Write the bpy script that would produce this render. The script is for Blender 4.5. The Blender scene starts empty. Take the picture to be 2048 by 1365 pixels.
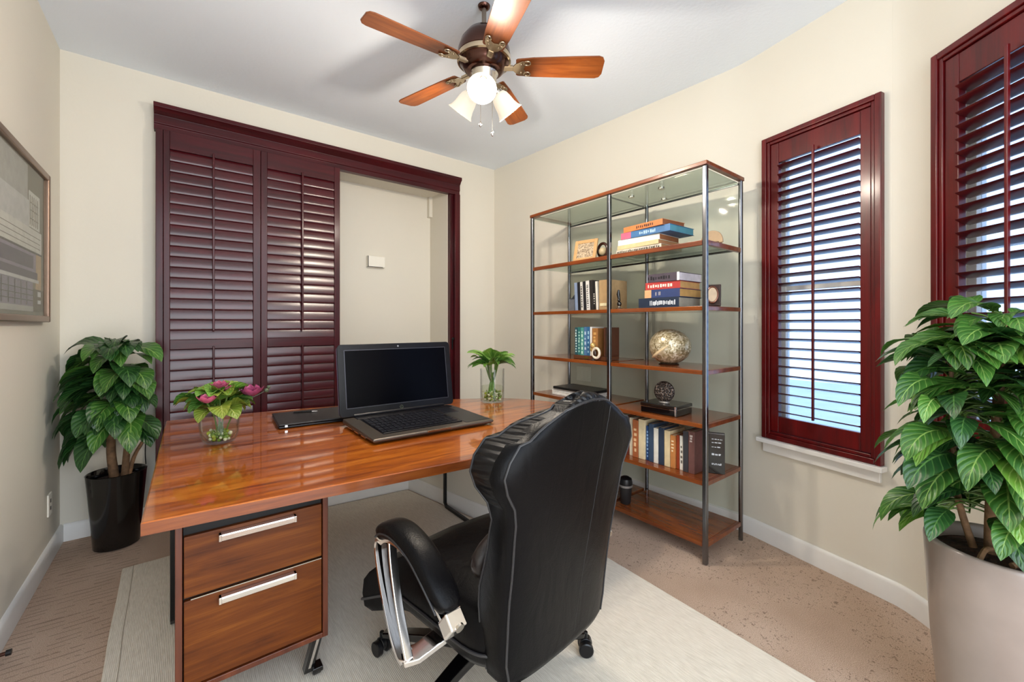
import bpy, bmesh, math, random
from mathutils import Vector, Matrix, Euler
random.seed(7)
PI = math.pi
S = bpy.context.scene
COL = S.collection
def R(d): return math.radians(d)

# ------------------------------------------------------------------ materials
def lin(h):
    h = h.lstrip('#'); o = []
    for i in (0, 2, 4):
        c = int(h[i:i+2], 16)/255
        o.append(c/12.92 if c <= .04045 else ((c+.055)/1.055)**2.4)
    return (*o, 1)
class NT:
    def __init__(s, name):
        s.m = bpy.data.materials.new(name); s.m.use_nodes = True
        s.t = s.m.node_tree; s.t.nodes.clear()
        s.out = s.n('ShaderNodeOutputMaterial')
    def n(s, kind, **kw):
        nd = s.t.nodes.new(kind)
        for k, v in kw.items(): setattr(nd, k, v)
        return nd
    def l(s, a, b): s.t.links.new(a, b)
def principled(nt, color, rough=.5, metal=0, coat=0, spec=.5, coat_rough=.08):
    p = nt.n('ShaderNodeBsdfPrincipled')
    if color is not None: p.inputs['Base Color'].default_value = color
    p.inputs['Roughness'].default_value = rough
    p.inputs['Metallic'].default_value = metal
    p.inputs['Coat Weight'].default_value = coat
    p.inputs['Coat Roughness'].default_value = coat_rough
    p.inputs['Specular IOR Level'].default_value = spec
    nt.l(p.outputs[0], nt.out.inputs[0])
    return p
def coords(nt, scale=(1, 1, 1), kind='Object', rot=(0, 0, 0)):
    tc = nt.n('ShaderNodeTexCoord'); mp = nt.n('ShaderNodeMapping')
    mp.inputs['Scale'].default_value = scale; mp.inputs['Rotation'].default_value = rot
    nt.l(tc.outputs[kind], mp.inputs[0]); return mp.outputs[0]
def noise(nt, vec, scale, detail=4, rough=.55, dist=0):
    n = nt.n('ShaderNodeTexNoise'); n.inputs['Scale'].default_value = scale
    n.inputs['Detail'].default_value = detail; n.inputs['Roughness'].default_value = rough
    n.inputs['Distortion'].default_value = dist
    nt.l(vec, n.inputs['Vector']); return n.outputs['Fac']
def ramp(nt, fac, stops):
    r = nt.n('ShaderNodeValToRGB'); e = r.color_ramp.elements
    while len(e) < len(stops): e.new(.5)
    for el, (p, c) in zip(e, stops): el.position = p; el.color = c
    nt.l(fac, r.inputs[0]); return r.outputs[0]
def math_n(nt, op, a, b=None):
    m = nt.n('ShaderNodeMath', operation=op)
    for i, x in enumerate((a, b)):
        if x is None: continue
        if isinstance(x, (int, float)): m.inputs[i].default_value = x
        else: nt.l(x, m.inputs[i])
    return m.outputs[0]
def bump(nt, p, h, strength=.3, dist=.01):
    b = nt.n('ShaderNodeBump'); b.inputs['Strength'].default_value = strength; b.inputs['Distance'].default_value = dist
    nt.l(h, b.inputs['Height']); nt.l(b.outputs[0], p.inputs['Normal'])
def plain(name, hx, rough=.5, metal=0, coat=0, spec=.5, vary=.06, vscale=14, bmp=0, bscale=200, bdist=.002):
    nt = NT(name); p = principled(nt, None, rough, metal, coat, spec)
    c = lin(hx); v = coords(nt)
    d = tuple(x*(1-vary*2) for x in c[:3])+(1,); b = tuple(min(1, x*(1+vary)) for x in c[:3])+(1,)
    nt.l(ramp(nt, noise(nt, v, vscale), [(.3, d), (.7, b)]), p.inputs['Base Color'])
    if bmp: bump(nt, p, noise(nt, v, bscale, 3), bmp, bdist)
    return nt.m
def wood(name, stops, stretch=(1, 9, 9), scale=2.2, rough=.35, coat=.3, fine=.25, coat_rough=.08, spec=.5):
    nt = NT(name); p = principled(nt, None, rough, 0, coat, spec, coat_rough)
    v = coords(nt, stretch)
    a = noise(nt, v, scale, 6, .6, .6)
    v2 = coords(nt, tuple(s*5 if s > 1 else s for s in stretch))
    b = noise(nt, v2, scale*1.6, 5, .7, .2)
    mixd = math_n(nt, 'ADD', math_n(nt, 'MULTIPLY', a, 1-fine), math_n(nt, 'MULTIPLY', b, fine))
    nt.l(ramp(nt, mixd, stops), p.inputs['Base Color'])
    bump(nt, p, b, .04, .001)
    return nt.m
def metal(name, hx, rough=.2): return plain(name, hx, rough, 1, vary=.02)
def glassy(name, hx, edge=.35, gl_rough=.02, base=.04, k=.8):
    nt = NT(name)
    t = nt.n('ShaderNodeBsdfTransparent'); t.inputs[0].default_value = lin(hx)
    g = nt.n('ShaderNodeBsdfGlossy'); g.inputs['Roughness'].default_value = gl_rough
    lw = nt.n('ShaderNodeLayerWeight'); lw.inputs['Blend'].default_value = edge
    f = math_n(nt, 'ADD', math_n(nt, 'MULTIPLY', lw.outputs['Fresnel'], k), base)
    mx = nt.n('ShaderNodeMixShader'); nt.l(f, mx.inputs[0]); nt.l(t.outputs[0], mx.inputs[1]); nt.l(g.outputs[0], mx.inputs[2])
    nt.l(mx.outputs[0], nt.out.inputs[0]); return nt.m
def emit_mat(name, hx, strength, base='#ffffff'):
    nt = NT(name); p = principled(nt, lin(base), .3)
    p.inputs['Emission Color'].default_value = lin(hx); p.inputs['Emission Strength'].default_value = strength
    return nt.m

def wall_mat(name, hx, bs=.12):
    nt = NT(name); p = principled(nt, None, .75, spec=.25)
    v = coords(nt); c = lin(hx)
    nt.l(ramp(nt, noise(nt, v, 1.3, 3), [(.2, tuple(x*.965 for x in c[:3])+(1,)), (.8, c)]), p.inputs['Base Color'])
    bump(nt, p, noise(nt, v, 55, 4), bs, .004)
    return nt.m
M = {}
M['wall'] = wall_mat('cream_paint', '#ded8ca')
M['ceiling'] = wall_mat('ceiling_paint', '#e9f1fa', .35)
M['trim'] = plain('white_trim_paint', '#e8e6e2', .35, vary=.01)
M['mahogany'] = wood('mahogany', [(.3, lin('#26060a')), (.55, lin('#410910')), (.75, lin('#560e17'))], (9, 9, 1), 2, .42, .3, coat_rough=.18, spec=.18)
M['mahogany_h'] = wood('mahogany_rail', [(.3, lin('#26060a')), (.55, lin('#410910')), (.75, lin('#560e17'))], (1, 9, 9), 2, .42, .3, coat_rough=.18, spec=.18)
M['louver'] = wood('mahogany_slat', [(.3, lin('#2a060c')), (.55, lin('#430911')), (.75, lin('#560e19'))], (1, 14, 14), 2, .3, .55, coat_rough=.2, spec=.35)
M['redwood'] = wood('red_mahogany', [(.3, lin('#3c0507')), (.55, lin('#5c080a')), (.75, lin('#720d0f'))], (9, 9, 1), 2, .34, .4, coat_rough=.16, spec=.3)
M['desk'] = wood('desk_walnut', [(.28, lin('#4a2009')), (.42, lin('#833c0d')), (.55, lin('#ab5913')), (.72, lin('#c97d2b'))], (1, 8, 8), 2.6, .3, .9, .3, .03, .3)
M['desk_edge'] = wood('desk_walnut_edge', [(.3, lin('#4d200b')), (.5, lin('#7a3b15')), (.7, lin('#91501f'))], (1, 8, 12), 2.6, .3, .3)
M['cabinet'] = wood('cabinet_walnut', [(.28, lin('#3e1906')), (.5, lin('#62300b')), (.62, lin('#723d10')), (.75, lin('#834c18'))], (1, 6, 9), 3, .4, .1, .3, .1, .2)
M['cab_side'] = wood('cabinet_side', [(.3, lin('#3c1709')), (.55, lin('#5e2a12')), (.75, lin('#743818'))], (8, 8, 1), 3, .36, .15)
M['shelf'] = wood('shelf_cherry', [(.3, lin('#582510')), (.5, lin('#7a3d17')), (.7, lin('#935022'))], (9, 1, 9), 2, .16, .5, coat_rough=.05)
M['shelf_edge'] = wood('shelf_edge', [(.3, lin('#52210d')), (.5, lin('#743818')), (.7, lin('#8f4d22'))], (9, 1, 9), 2.4, .28, .4)
M['blade'] = wood('fan_blade_wood', [(.3, lin('#5c290f')), (.5, lin('#7f4219')), (.7, lin('#955424'))], (1, 10, 10), 3, .4, .2, spec=.35)
M['leather'] = None
nt = NT('black_leather'); p = principled(nt, lin('#080708'), .34, 0, 0, .11, .3)
v = coords(nt)
h1 = noise(nt, v, 260, 3); h2 = noise(nt, coords(nt, (1, 1, .35)), 16, 3, .5, .8)
bump(nt, p, math_n(nt, 'ADD', math_n(nt, 'MULTIPLY', h1, .2), h2), .22, .01)
M['leather'] = nt.m
nt = NT('gathered_leather'); p = principled(nt, lin('#09080a'), .36, 0, 0, .3, .25)
wv = nt.n('ShaderNodeTexWave'); wv.inputs['Scale'].default_value = 24; wv.inputs['Distortion'].default_value = 3.5; wv.inputs['Detail'].default_value = 2; wv.inputs['Detail Scale'].default_value = 1.5
nt.l(coords(nt, (1, .15, .8), rot=(0, 0, 0)), wv.inputs['Vector']); wv.bands_direction = 'DIAGONAL'
bump(nt, p, wv.outputs['Fac'], .55, .012)
M['gathered'] = nt.m
M['brown_leather'] = plain('brown_black_leather', '#1d1312', .36, bmp=.2, bscale=60, bdist=.004)
M['piping'] = plain('piping_cord', '#232224', .4, vary=.05)
M['stitch'] = plain('seam_thread', '#121112', .6)
M['chrome'] = metal('chrome', '#e6e2df', .09)
M['nickel'] = metal('satin_nickel', '#c9c2b8', .24)
M['gunmetal'] = metal('gunmetal_tube', '#7b7c80', .2)
M['bronze'] = metal('dark_bronze', '#5d423a', .2)
M['bronze_l'] = metal('champagne_bronze', '#bba98f', .2)
M['blackmetal'] = plain('black_metal', '#121112', .3, .3)
M['blackplastic'] = plain('black_plastic', '#0e0e10', .34, coat=.05, spec=.35)
M['blackgloss'] = plain('black_gloss', '#070607', .14, coat=.5, vary=.02)
M['screen'] = plain('laptop_screen', '#020206', .2, spec=.09, vary=.02)
M['lapgrey'] = plain('laptop_grey', '#6b6259', .34, .7, vary=.03)
M['lapdark'] = plain('laptop_dark', '#2b2a2a', .42, .3, vary=.05)
M['lapblack'] = plain('laptop_black', '#0d0c10', .28, coat=.05, spec=.3, vary=.03)
M['lidblue'] = plain('laptop_lid_back', '#8d92b8', .3, .5, vary=.03)  # blue reflected along the lid's side, put into the base colour
M['key'] = plain('laptop_keys', '#1b1b20', .25, vary=.05)
M['glass'] = glassy('clear_glass', '#fdfefe', .12, .02, .02, .45)
M['greenglass'] = glassy('green_shelf_glass', '#eef5f0', .2, .03, .04, .6)
M['backglass'] = glassy('back_glass', '#f8faf8', .12, .05, .008, .3)
M['winglass'] = glassy('window_glass', '#b9c5d5', .2, .01, .01)  # bluish tint added to dim the outdoors against the room
M['picglass'] = glassy('picture_glass', '#f4f5f3', .06, .05, .02, .3)
M['soil'] = plain('potting_soil', '#3d2418', .95, vary=.35, vscale=60, bmp=1, bscale=50, bdist=.02)
M['bark'] = plain('plant_bark', '#7f5f42', .8, vary=.25, vscale=30, bmp=.6, bscale=60, bdist=.005)
M['greenstem'] = plain('green_stem', '#5d7a35', .5, vary=.15)
M['potgrey'] = plain('taupe_ceramic', '#93857c', .3, coat=.3, vary=.09, vscale=4)
M['shade'] = emit_mat('lit_glass_shade', '#fff0d8', .2, '#c9c2b2')
M['bulb'] = emit_mat('lit_bulb', '#fff0d8', 5)
M['cream_plastic'] = plain('cream_plastic', '#ece7da', .4, vary=.01)
M['paper'] = plain('book_pages', '#d9cdb2', .8, vary=.1, vscale=90)
M['outlet_dark'] = plain('outlet_dark', '#2c2622', .5)

# plant leaf: UV.x runs across (-1..1 mapped 0..1), UV.y along
def leafmat(name, c_dark, c_mid, c_vein, rough=.36, veinw=.5):
    nt = NT(name); p = principled(nt, None, rough, 0, .15, .5, .25)
    tc = nt.n('ShaderNodeTexCoord'); sp = nt.n('ShaderNodeSeparateXYZ'); nt.l(tc.outputs['UV'], sp.inputs[0])
    ux = math_n(nt, 'ABSOLUTE', math_n(nt, 'SUBTRACT', sp.outputs[0], .5))
    s = math_n(nt, 'SINE', math_n(nt, 'MULTIPLY', math_n(nt, 'SUBTRACT', sp.outputs[1], math_n(nt, 'MULTIPLY', ux, .55)), 48))
    vein = math_n(nt, 'GREATER_THAN', s, .9)
    mid = math_n(nt, 'LESS_THAN', ux, .022)
    veins = math_n(nt, 'MAXIMUM', math_n(nt, 'MULTIPLY', vein, veinw), mid)
    base = ramp(nt, noise(nt, coords(nt), 9, 2), [(.35, lin(c_dark)), (.65, lin(c_mid))])
    mx = nt.n('ShaderNodeMix', data_type='RGBA'); nt.l(veins, mx.inputs[0]); nt.l(base, mx.inputs[6]); mx.inputs[7].default_value = lin(c_vein)
    nt.l(mx.outputs[2], p.inputs['Base Color'])
    bump(nt, p, s, .25, .004)
    p.inputs['Subsurface Weight'].default_value = 0
    tr = nt.n('ShaderNodeBsdfTranslucent'); nt.l(mx.outputs[2], tr.inputs[0])
    ms = nt.n('ShaderNodeMixShader'); ms.inputs[0].default_value = .18
    nt.l(p.outputs[0], ms.inputs[1]); nt.l(tr.outputs[0], ms.inputs[2]); nt.l(ms.outputs[0], nt.out.inputs[0])
    return nt.m
M['leaf_dark'] = leafmat('dark_leaf', '#173818', '#2a5426', '#56803f')
M['leaf_mid'] = leafmat('mid_leaf', '#2b551f', '#45772c', '#86a855')
M['leaf_lime'] = leafmat('lime_leaf', '#5c7a22', '#8c9c3a', '#b9bf6a')
M['leaf_fresh'] = leafmat('fresh_leaf', '#47772a', '#78a83f', '#a9c46f')
M['petal'] = plain('pink_petal', '#c4597c', .5, vary=.25, vscale=30)
M['petal2'] = plain('mauve_petal', '#a5476f', .5, vary=.25, vscale=30)

# carpet / rug
nt = NT('tan_carpet'); p = principled(nt, None, .95, spec=.1)
v = coords(nt)
fine = noise(nt, v, 320, 3); patch = noise(nt, v, 2.2, 3)
worm = noise(nt, coords(nt, (1, 1, 1)), 62, 2, .5, 1.6)
wf = math_n(nt, 'LESS_THAN', worm, .37)
wm = math_n(nt, 'MULTIPLY', wf, math_n(nt, 'GREATER_THAN', patch, .46))
wl = nt.n('ShaderNodeTexWave'); wl.inputs['Scale'].default_value = 9; wl.inputs['Distortion'].default_value = 5; wl.inputs['Detail'].default_value = 3; wl.inputs['Detail Scale'].default_value = 1.2; wl.bands_direction = 'Y'
nt.l(coords(nt, (.25, 1, 1), rot=(0, 0, .12)), wl.inputs['Vector'])
sxx = nt.n('ShaderNodeSeparateXYZ'); nt.l(v, sxx.inputs[0])
lines = math_n(nt, 'MULTIPLY', math_n(nt, 'GREATER_THAN', wl.outputs['Fac'], .93), math_n(nt, 'MULTIPLY', math_n(nt, 'LESS_THAN', sxx.outputs[0], -.2), math_n(nt, 'GREATER_THAN', noise(nt, v, 14, 3), .46)))
wm = math_n(nt, 'MAXIMUM', math_n(nt, 'MULTIPLY', wm, math_n(nt, 'GREATER_THAN', sxx.outputs[0], 0)), math_n(nt, 'MULTIPLY', lines, .75))
c = ramp(nt, math_n(nt, 'ADD', math_n(nt, 'MULTIPLY', fine, .7), math_n(nt, 'MULTIPLY', patch, .3)), [(.32, lin('#a88a73')), (.5, lin('#d6b9a2')), (.68, lin('#eed6c1'))])
mx = nt.n('ShaderNodeMix', data_type='RGBA'); nt.l(math_n(nt, 'MULTIPLY', wm, .55), mx.inputs[0]); nt.l(c, mx.inputs[6]); mx.inputs[7].default_value = lin('#6a4c38')
nt.l(mx.outputs[2], p.inputs['Base Color'])
bump(nt, p, math_n(nt, 'SUBTRACT', fine, math_n(nt, 'MULTIPLY', wm, .6)), .8, .012)
M['carpet'] = nt.m
nt = NT('cream_rug'); p = principled(nt, None, .9, spec=.1)
v = coords(nt)
c = ramp(nt, noise(nt, coords(nt, (60, 6, 1), rot=(0, 0, .35)), 3, 4), [(.3, lin('#d3c8b8')), (.7, lin('#e8dfd0'))])
nt.l(c, p.inputs['Base Color'])
wv = nt.n('ShaderNodeTexWave'); wv.inputs['Scale'].default_value = 55; wv.inputs['Distortion'].default_value = 1.5; nt.l(v, wv.inputs[0])
bump(nt, p, wv.outputs['Fac'], .35, .004)
M['rug'] = nt.m
# shell ornament
nt = NT('mother_of_pearl'); p = principled(nt, None, .3, .25, .3)
v = coords(nt); vo = nt.n('ShaderNodeTexVoronoi'); vo.inputs['Scale'].default_value = 105; nt.l(v, vo.inputs['Vector'])
nt.l(ramp(nt, math_n(nt, 'ADD', math_n(nt, 'MULTIPLY', vo.outputs['Color'], .6), math_n(nt, 'MULTIPLY', noise(nt, v, 22, 5), .4)),
          [(.2, lin('#6f5f40')), (.42, lin('#9d8d68')), (.58, lin('#c4b797')), (.8, lin('#e6dfcb'))]), p.inputs['Base Color'])
M['pearl'] = nt.m
nt = NT('carved_disc'); p = principled(nt, None, .4, .2)
vo = nt.n('ShaderNodeTexVoronoi'); vo.inputs['Scale'].default_value = 95; nt.l(coords(nt), vo.inputs['Vector'])
nt.l(ramp(nt, vo.outputs['Distance'], [(.3, lin('#120c0a')), (.6, lin('#33261f')), (.85, lin('#7d6f66'))]), p.inputs['Base Color'])
bump(nt, p, vo.outputs['Distance'], .8, .006)
M['carved'] = nt.m
_cm = {}
def cmat(hx, rough=.5, metal_=0):
    k = (hx, rough, metal_)
    if k not in _cm: _cm[k] = plain('tint_'+hx.strip('#'), hx, rough, metal_, vary=.07, vscale=25)
    return _cm[k]

# ------------------------------------------------------------------ mesh builder
class MB:
    def __init__(s): s.v = []; s.f = []; s.mi = []; s.uv = {}
    def add(s, vs, fs, mi=0, uvs=None):
        b = len(s.v); s.v += [Vector(x) for x in vs]
        for i, f in enumerate(fs):
            if uvs: s.uv[len(s.f)] = [uvs[k] for k in f]
            s.f.append([b+k for k in f]); s.mi.append(mi)
    def box(s, x0, y0, z0, x1, y1, z1, mi=0):
        s.add([(x0, y0, z0), (x1, y0, z0), (x1, y1, z0), (x0, y1, z0), (x0, y0, z1), (x1, y0, z1), (x1, y1, z1), (x0, y1, z1)],
              [(3, 2, 1, 0), (4, 5, 6, 7), (0, 1, 5, 4), (1, 2, 6, 5), (2, 3, 7, 6), (3, 0, 4, 7)], mi); return s
    def prism(s, poly, z0, z1, mi=0, mtx=None):
        n = len(poly)
        vs = [(x, y, z0) for x, y in poly]+[(x, y, z1) for x, y in poly]
        if mtx is not None: vs = [mtx @ Vector(q) for q in vs]
        s.add(vs, [list(range(n))[::-1], list(range(n, 2*n))]+[(i, (i+1) % n, n+(i+1) % n, n+i) for i in range(n)], mi); return s
    def loops(s, ls, closed_u=True, cap=(True, True), mi=0, closed_v=False):
        n = len(ls[0]); m = len(ls); vs = [q for l in ls for q in l]; fs = []
        for j in range(m if closed_v else m-1):
            for i in range(n if closed_u else n-1):
                a = j*n+i; b = j*n+(i+1) % n; j2 = (j+1) % m
                fs.append((a, b, j2*n+(i+1) % n, j2*n+i))
        if cap[0]: fs.append(list(range(n))[::-1])
        if cap[1]: fs.append([(m-1)*n+i for i in range(n)])
        s.add(vs, fs, mi); return s
    def tube(s, pts, r, n=10, closed=False, mi=0):
        pts = [Vector(p) for p in pts]; m = len(pts); ls = []; up = None
        for i, p in enumerate(pts):
            if closed: t = pts[(i+1) % m]-pts[i-1]
            else: t = pts[min(i+1, m-1)]-pts[max(i-1, 0)]
            t.normalize()
            if up is None:
                up = Vector((0, 0, 1)) if abs(t.z) < .9 else Vector((1, 0, 0))
            a = up-t*up.dot(t); a.normalize(); up = a; b = t.cross(a)
            rr = r[i] if isinstance(r, (list, tuple)) else r
            ls.append([p+(a*math.cos(2*PI*k/n)+b*math.sin(2*PI*k/n))*rr for k in range(n)])
        return s.loops(ls, True, (not closed, not closed), mi, closed)
    def band(s, pts, w, th, side=Vector((1, 0, 0)), mi=0, closed=False):
        """flat bar swept along pts: width w along `side`, thickness th in the bend plane"""
        pts = [Vector(p) for p in pts]; m = len(pts); ls = []
        for i, p in enumerate(pts):
            t = (pts[(i+1) % m]-pts[i-1]) if closed else (pts[min(i+1, m-1)]-pts[max(i-1, 0)])
            t.normalize(); sd = side-t*side.dot(t); sd.normalize(); nn = t.cross(sd)
            ww = w[i] if isinstance(w, (list, tuple)) else w
            tt = th[i] if isinstance(th, (list, tuple)) else th
            ls.append([p+sd*ww/2+nn*tt/2, p-sd*ww/2+nn*tt/2, p-sd*ww/2-nn*tt/2, p+sd*ww/2-nn*tt/2])
        return s.loops(ls, True, (not closed, not closed), mi, closed)
    def lathe(s, prof, n=40, c=(0, 0, 0), mi=0, cap=(False, False), sx=1, sy=1):
        ls = [[(c[0]+r*sx*math.cos(2*PI*k/n), c[1]+r*sy*math.sin(2*PI*k/n), c[2]+z) for k in range(n)] for r, z in prof]
        return s.loops(ls, True, cap, mi)
    def obox(s, c, ax, ay, az, mi=0):
        c, ax, ay, az = map(Vector, (c, ax, ay, az))
        vs = [c+ax*i+ay*j+az*k for k in (-1, 1) for i, j in ((-1, -1), (1, -1), (1, 1), (-1, 1))]
        s.add(vs, [(3, 2, 1, 0), (4, 5, 6, 7), (0, 1, 5, 4), (1, 2, 6, 5), (2, 3, 7, 6), (3, 0, 4, 7)], mi); return s
    def ball(s, c, r, n=12, m=8, mi=0):
        rx, ry, rz = (r, r, r) if isinstance(r, (int, float)) else r
        ls = [[(c[0]+rx*math.sin(PI*j/m)*math.cos(2*PI*k/n), c[1]+ry*math.sin(PI*j/m)*math.sin(2*PI*k/n), c[2]-rz*math.cos(PI*j/m)) for k in range(n)] for j in range(1, m)]
        b = len(s.v); s.loops(ls, True, (False, False), mi)
        top = (c[0], c[1], c[2]+rz); bot = (c[0], c[1], c[2]-rz)
        s.v += [Vector(bot), Vector(top)]; e = len(s.v)
        for k in range(n):
            s.f.append([b+(k+1) % n, b+k, e-2]); s.mi.append(mi)
            o = b+(m-2)*n; s.f.append([o+k, o+(k+1) % n, e-1]); s.mi.append(mi)
        return s
    def build(s, name, mats, parent=None, smooth=40, bevel=0, sub=0, loc=None, rot=None):
        me = bpy.data.meshes.new(name); me.from_pydata([tuple(x) for x in s.v], [], s.f)
        if not isinstance(mats, (list, tuple)): mats = [mats]
        for m in mats: me.materials.append(m)
        me.polygons.foreach_set('material_index', s.mi)
        if s.uv:
            ul = me.uv_layers.new(name='UVMap')
            for pi, us in s.uv.items():
                for li, q in zip(me.polygons[pi].loop_indices, us): ul.data[li].uv = q
        me.update()
        bm = bmesh.new(); bm.from_mesh(me)
        if not s.uv: bmesh.ops.recalc_face_normals(bm, faces=bm.faces)
        bm.to_mesh(me); bm.free()
        if smooth:
            me.shade_smooth(); me.set_sharp_from_angle(angle=R(smooth))
        o = bpy.data.objects.new(name, me); COL.objects.link(o)
        if parent: o.parent = parent
        if loc is not None: o.location = loc
        if rot is not None: o.rotation_euler = rot
        if bevel:
            b = o.modifiers.new('edge', 'BEVEL'); b.width = bevel; b.segments = 2; b.limit_method = 'ANGLE'; b.angle_limit = R(40); b.harden_normals = bool(smooth)
        if sub:
            b = o.modifiers.new('sub', 'SUBSURF'); b.levels = sub; b.render_levels = sub
        return o
def tag(o, label=None, cat=None, group=None, kind=None):
    if label: o['label'] = label
    if cat: o['category'] = cat
    if group: o['group'] = group
    if kind: o['kind'] = kind
    return o
def thing(name, label, cat, loc=(0, 0, 0), rz=0, group=None):
    o = bpy.data.objects.new(name, None); COL.objects.link(o)
    o.location = loc; o.rotation_euler = (0, 0, rz); o.empty_display_size = .1
    return tag(o, label, cat, group)
def struct(o, label, cat): return tag(o, label, cat, kind='structure')
def copy_thing(root):
    r = root.copy(); COL.objects.link(r)
    for ch in root.children:
        c = ch.copy(); COL.objects.link(c); c.parent = r
        for g in ch.children:
            d = g.copy(); COL.objects.link(d); d.parent = c
    return r
def spline(pts, n=8, closed=False):
    pts = [Vector(p) for p in pts]; out = []; m = len(pts)
    for i in range(m if closed else m-1):
        g = lambda k: pts[k % m] if closed else pts[max(0, min(m-1, k))]
        p0, p1, p2, p3 = g(i-1), g(i), g(i+1), g(i+2)
        for k in range(n):
            t = k/n
            out.append(.5*((2*p1)+(p2-p0)*t+(2*p0-5*p1+4*p2-p3)*t*t+(3*p1-p0-3*p2+p3)*t**3))
    if not closed: out.append(pts[-1])
    return out
def lerp(a, b, t): return a+(b-a)*t
def curve1(stops, t):
    for (a, x), (b, y) in zip(stops, stops[1:]):
        if t <= b:
            k = (t-a)/(b-a); k = k*k*(3-2*k); return lerp(x, y, k)
    return stops[-1][1]

# ------------------------------------------------------------------ room
CEIL = 2.95; XL = -.59; YB = 3.64
A = (2.60, YB); Bc = (2.785, 1.205); C = (2.60, .40)
d2 = Vector((-.2232, -.9748)); d3 = Vector((-.66, -.7512))
E_end = (C[0]+d3.x*1.75, C[1]+d3.y*1.75)
W1L = (2.75, 1.054); W1 = .587
W2L = (C[0]+d3.x*.148, C[1]+d3.y*.148); W2 = .80
def bez(p, c, q, n=7):
    return [((1-t)**2*p[0]+2*t*(1-t)*c[0]+t*t*q[0], (1-t)**2*p[1]+2*t*(1-t)*c[1]+t*t*q[1]) for t in [i/n for i in range(n+1)]]
dAB = (Vector(Bc)-Vector(A)).normalized()
arcB = bez(tuple(Vector(Bc)-dAB*.12), Bc, tuple(Vector(Bc)+d2*.12))
arcC = bez(tuple(Vector(C)-d2*.055), C, tuple(Vector(C)+d3*.10))
inner = [A]+arcB+arcC+[E_end]
room_poly = [(XL, -1.4)]+[E_end]+inner[::-1][1:]+[(XL, YB)]
outer_poly = [(XL-.1, -.95), (E_end[0]+.05, E_end[1]-.05), (2.78, .3), (2.93, 1.2), (2.75, 4.15), (XL-.1, 4.15)]
struct(MB().prism(outer_poly, -.12, 0).build('floor', M['carpet'], smooth=0), 'tan speckled wall-to-wall carpet floor', 'floor')
struct(MB().prism(outer_poly, CEIL, CEIL+.12).build('ceiling', M['ceiling'], smooth=0), 'pale grey textured ceiling', 'ceiling')
struct(MB().box(XL-.12, -.95, 0, XL, YB+.12, CEIL).build('wall_left', M['wall'], smooth=0), 'cream wall carrying the framed picture', 'wall')
OX0, OX1, OZ = -.06, 2.034, 2.62
w = MB(); w.box(XL, YB, 0, OX0, YB+.12, CEIL).box(OX1, YB, 0, A[0]+.1, YB+.12, CEIL).box(OX0, YB, OZ, OX1, YB+.12, CEIL)
struct(w.build('wall_back', M['wall'], smooth=0), 'cream wall around the shuttered opening', 'wall')
NY = 4.01
w = MB(); w.box(OX0-.1, NY, 0, OX1+.1, NY+.1, CEIL).box(OX0-.1, YB+.12, 0, OX0, NY, CEIL).box(OX1, YB+.12, 0, OX1+.1, NY, CEIL)
w.box(OX0, YB+.12, OZ+.01, OX1, NY, OZ+.1).box(OX1-.035, NY-.05, 2.42, OX1, NY, OZ+.01)
struct(w.build('wall_niche', M['wall'], smooth=0), 'cream recess behind the half open shutters', 'wall')

def frame_at(p, d):
    """local x along the wall (viewer's right), y out of the room, z up"""
    return Matrix.Translation((p[0], p[1], 0)) @ Matrix.Rotation(math.atan2(d[1], d[0]), 4, 'Z')
class LB(MB):
    def __init__(s, mtx): super().__init__(); s.m = mtx
    def add(s, vs, fs, mi=0, uvs=None): super().add([s.m @ Vector(q) for q in vs], fs, mi, uvs)
def strip(mb, pts, z0, z1, out=.12):
    ls = []
    n = len(pts)
    for i, q in enumerate(pts):
        t = Vector(pts[min(i+1, n-1)])-Vector(pts[max(i-1, 0)]); t.normalize(); o = Vector((-t.y, t.x))
        ls.append([(q[0], q[1], z0), (q[0], q[1], z1), (q[0]+o.x*out, q[1]+o.y*out, z1), (q[0]+o.x*out, q[1]+o.y*out, z0)])
    mb.loops(ls)
w = MB(); strip(w, [A]+arcB, 0, CEIL); strip(w, arcC, 0, CEIL)
Z1a, Z1b = .63, 2.403
Z2a, Z2b = .80, 2.426
def holed(p, d, length, h0, h1, za, zb):
    l = LB(frame_at(p, d))
    l.box(0, 0, 0, h0, .12, CEIL).box(h1, 0, 0, length, .12, CEIL).box(h0, 0, 0, h1, .12, za).box(h0, 0, zb, h1, .12, CEIL)
    w.add(l.v, l.f)
p2 = arcB[-1]; L2 = (Vector(arcC[0])-Vector(p2)).length; s1 = (Vector(W1L)-Vector(p2)).length
holed(p2, d2, L2, s1+.04, s1+W1-.04, Z1a+.04, Z1b-.04)
p3 = arcC[-1]; L3 = (Vector(E_end)-Vector(p3)).length; s2 = (Vector(W2L)-Vector(p3)).length
holed(p3, d3, L3, s2+.04, s2+W2-.04, Z2a+.04, Z2b-.04)
struct(w.build('wall_right', M['wall'], smooth=30), 'cream curving wall with the two shuttered windows', 'wall')

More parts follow.
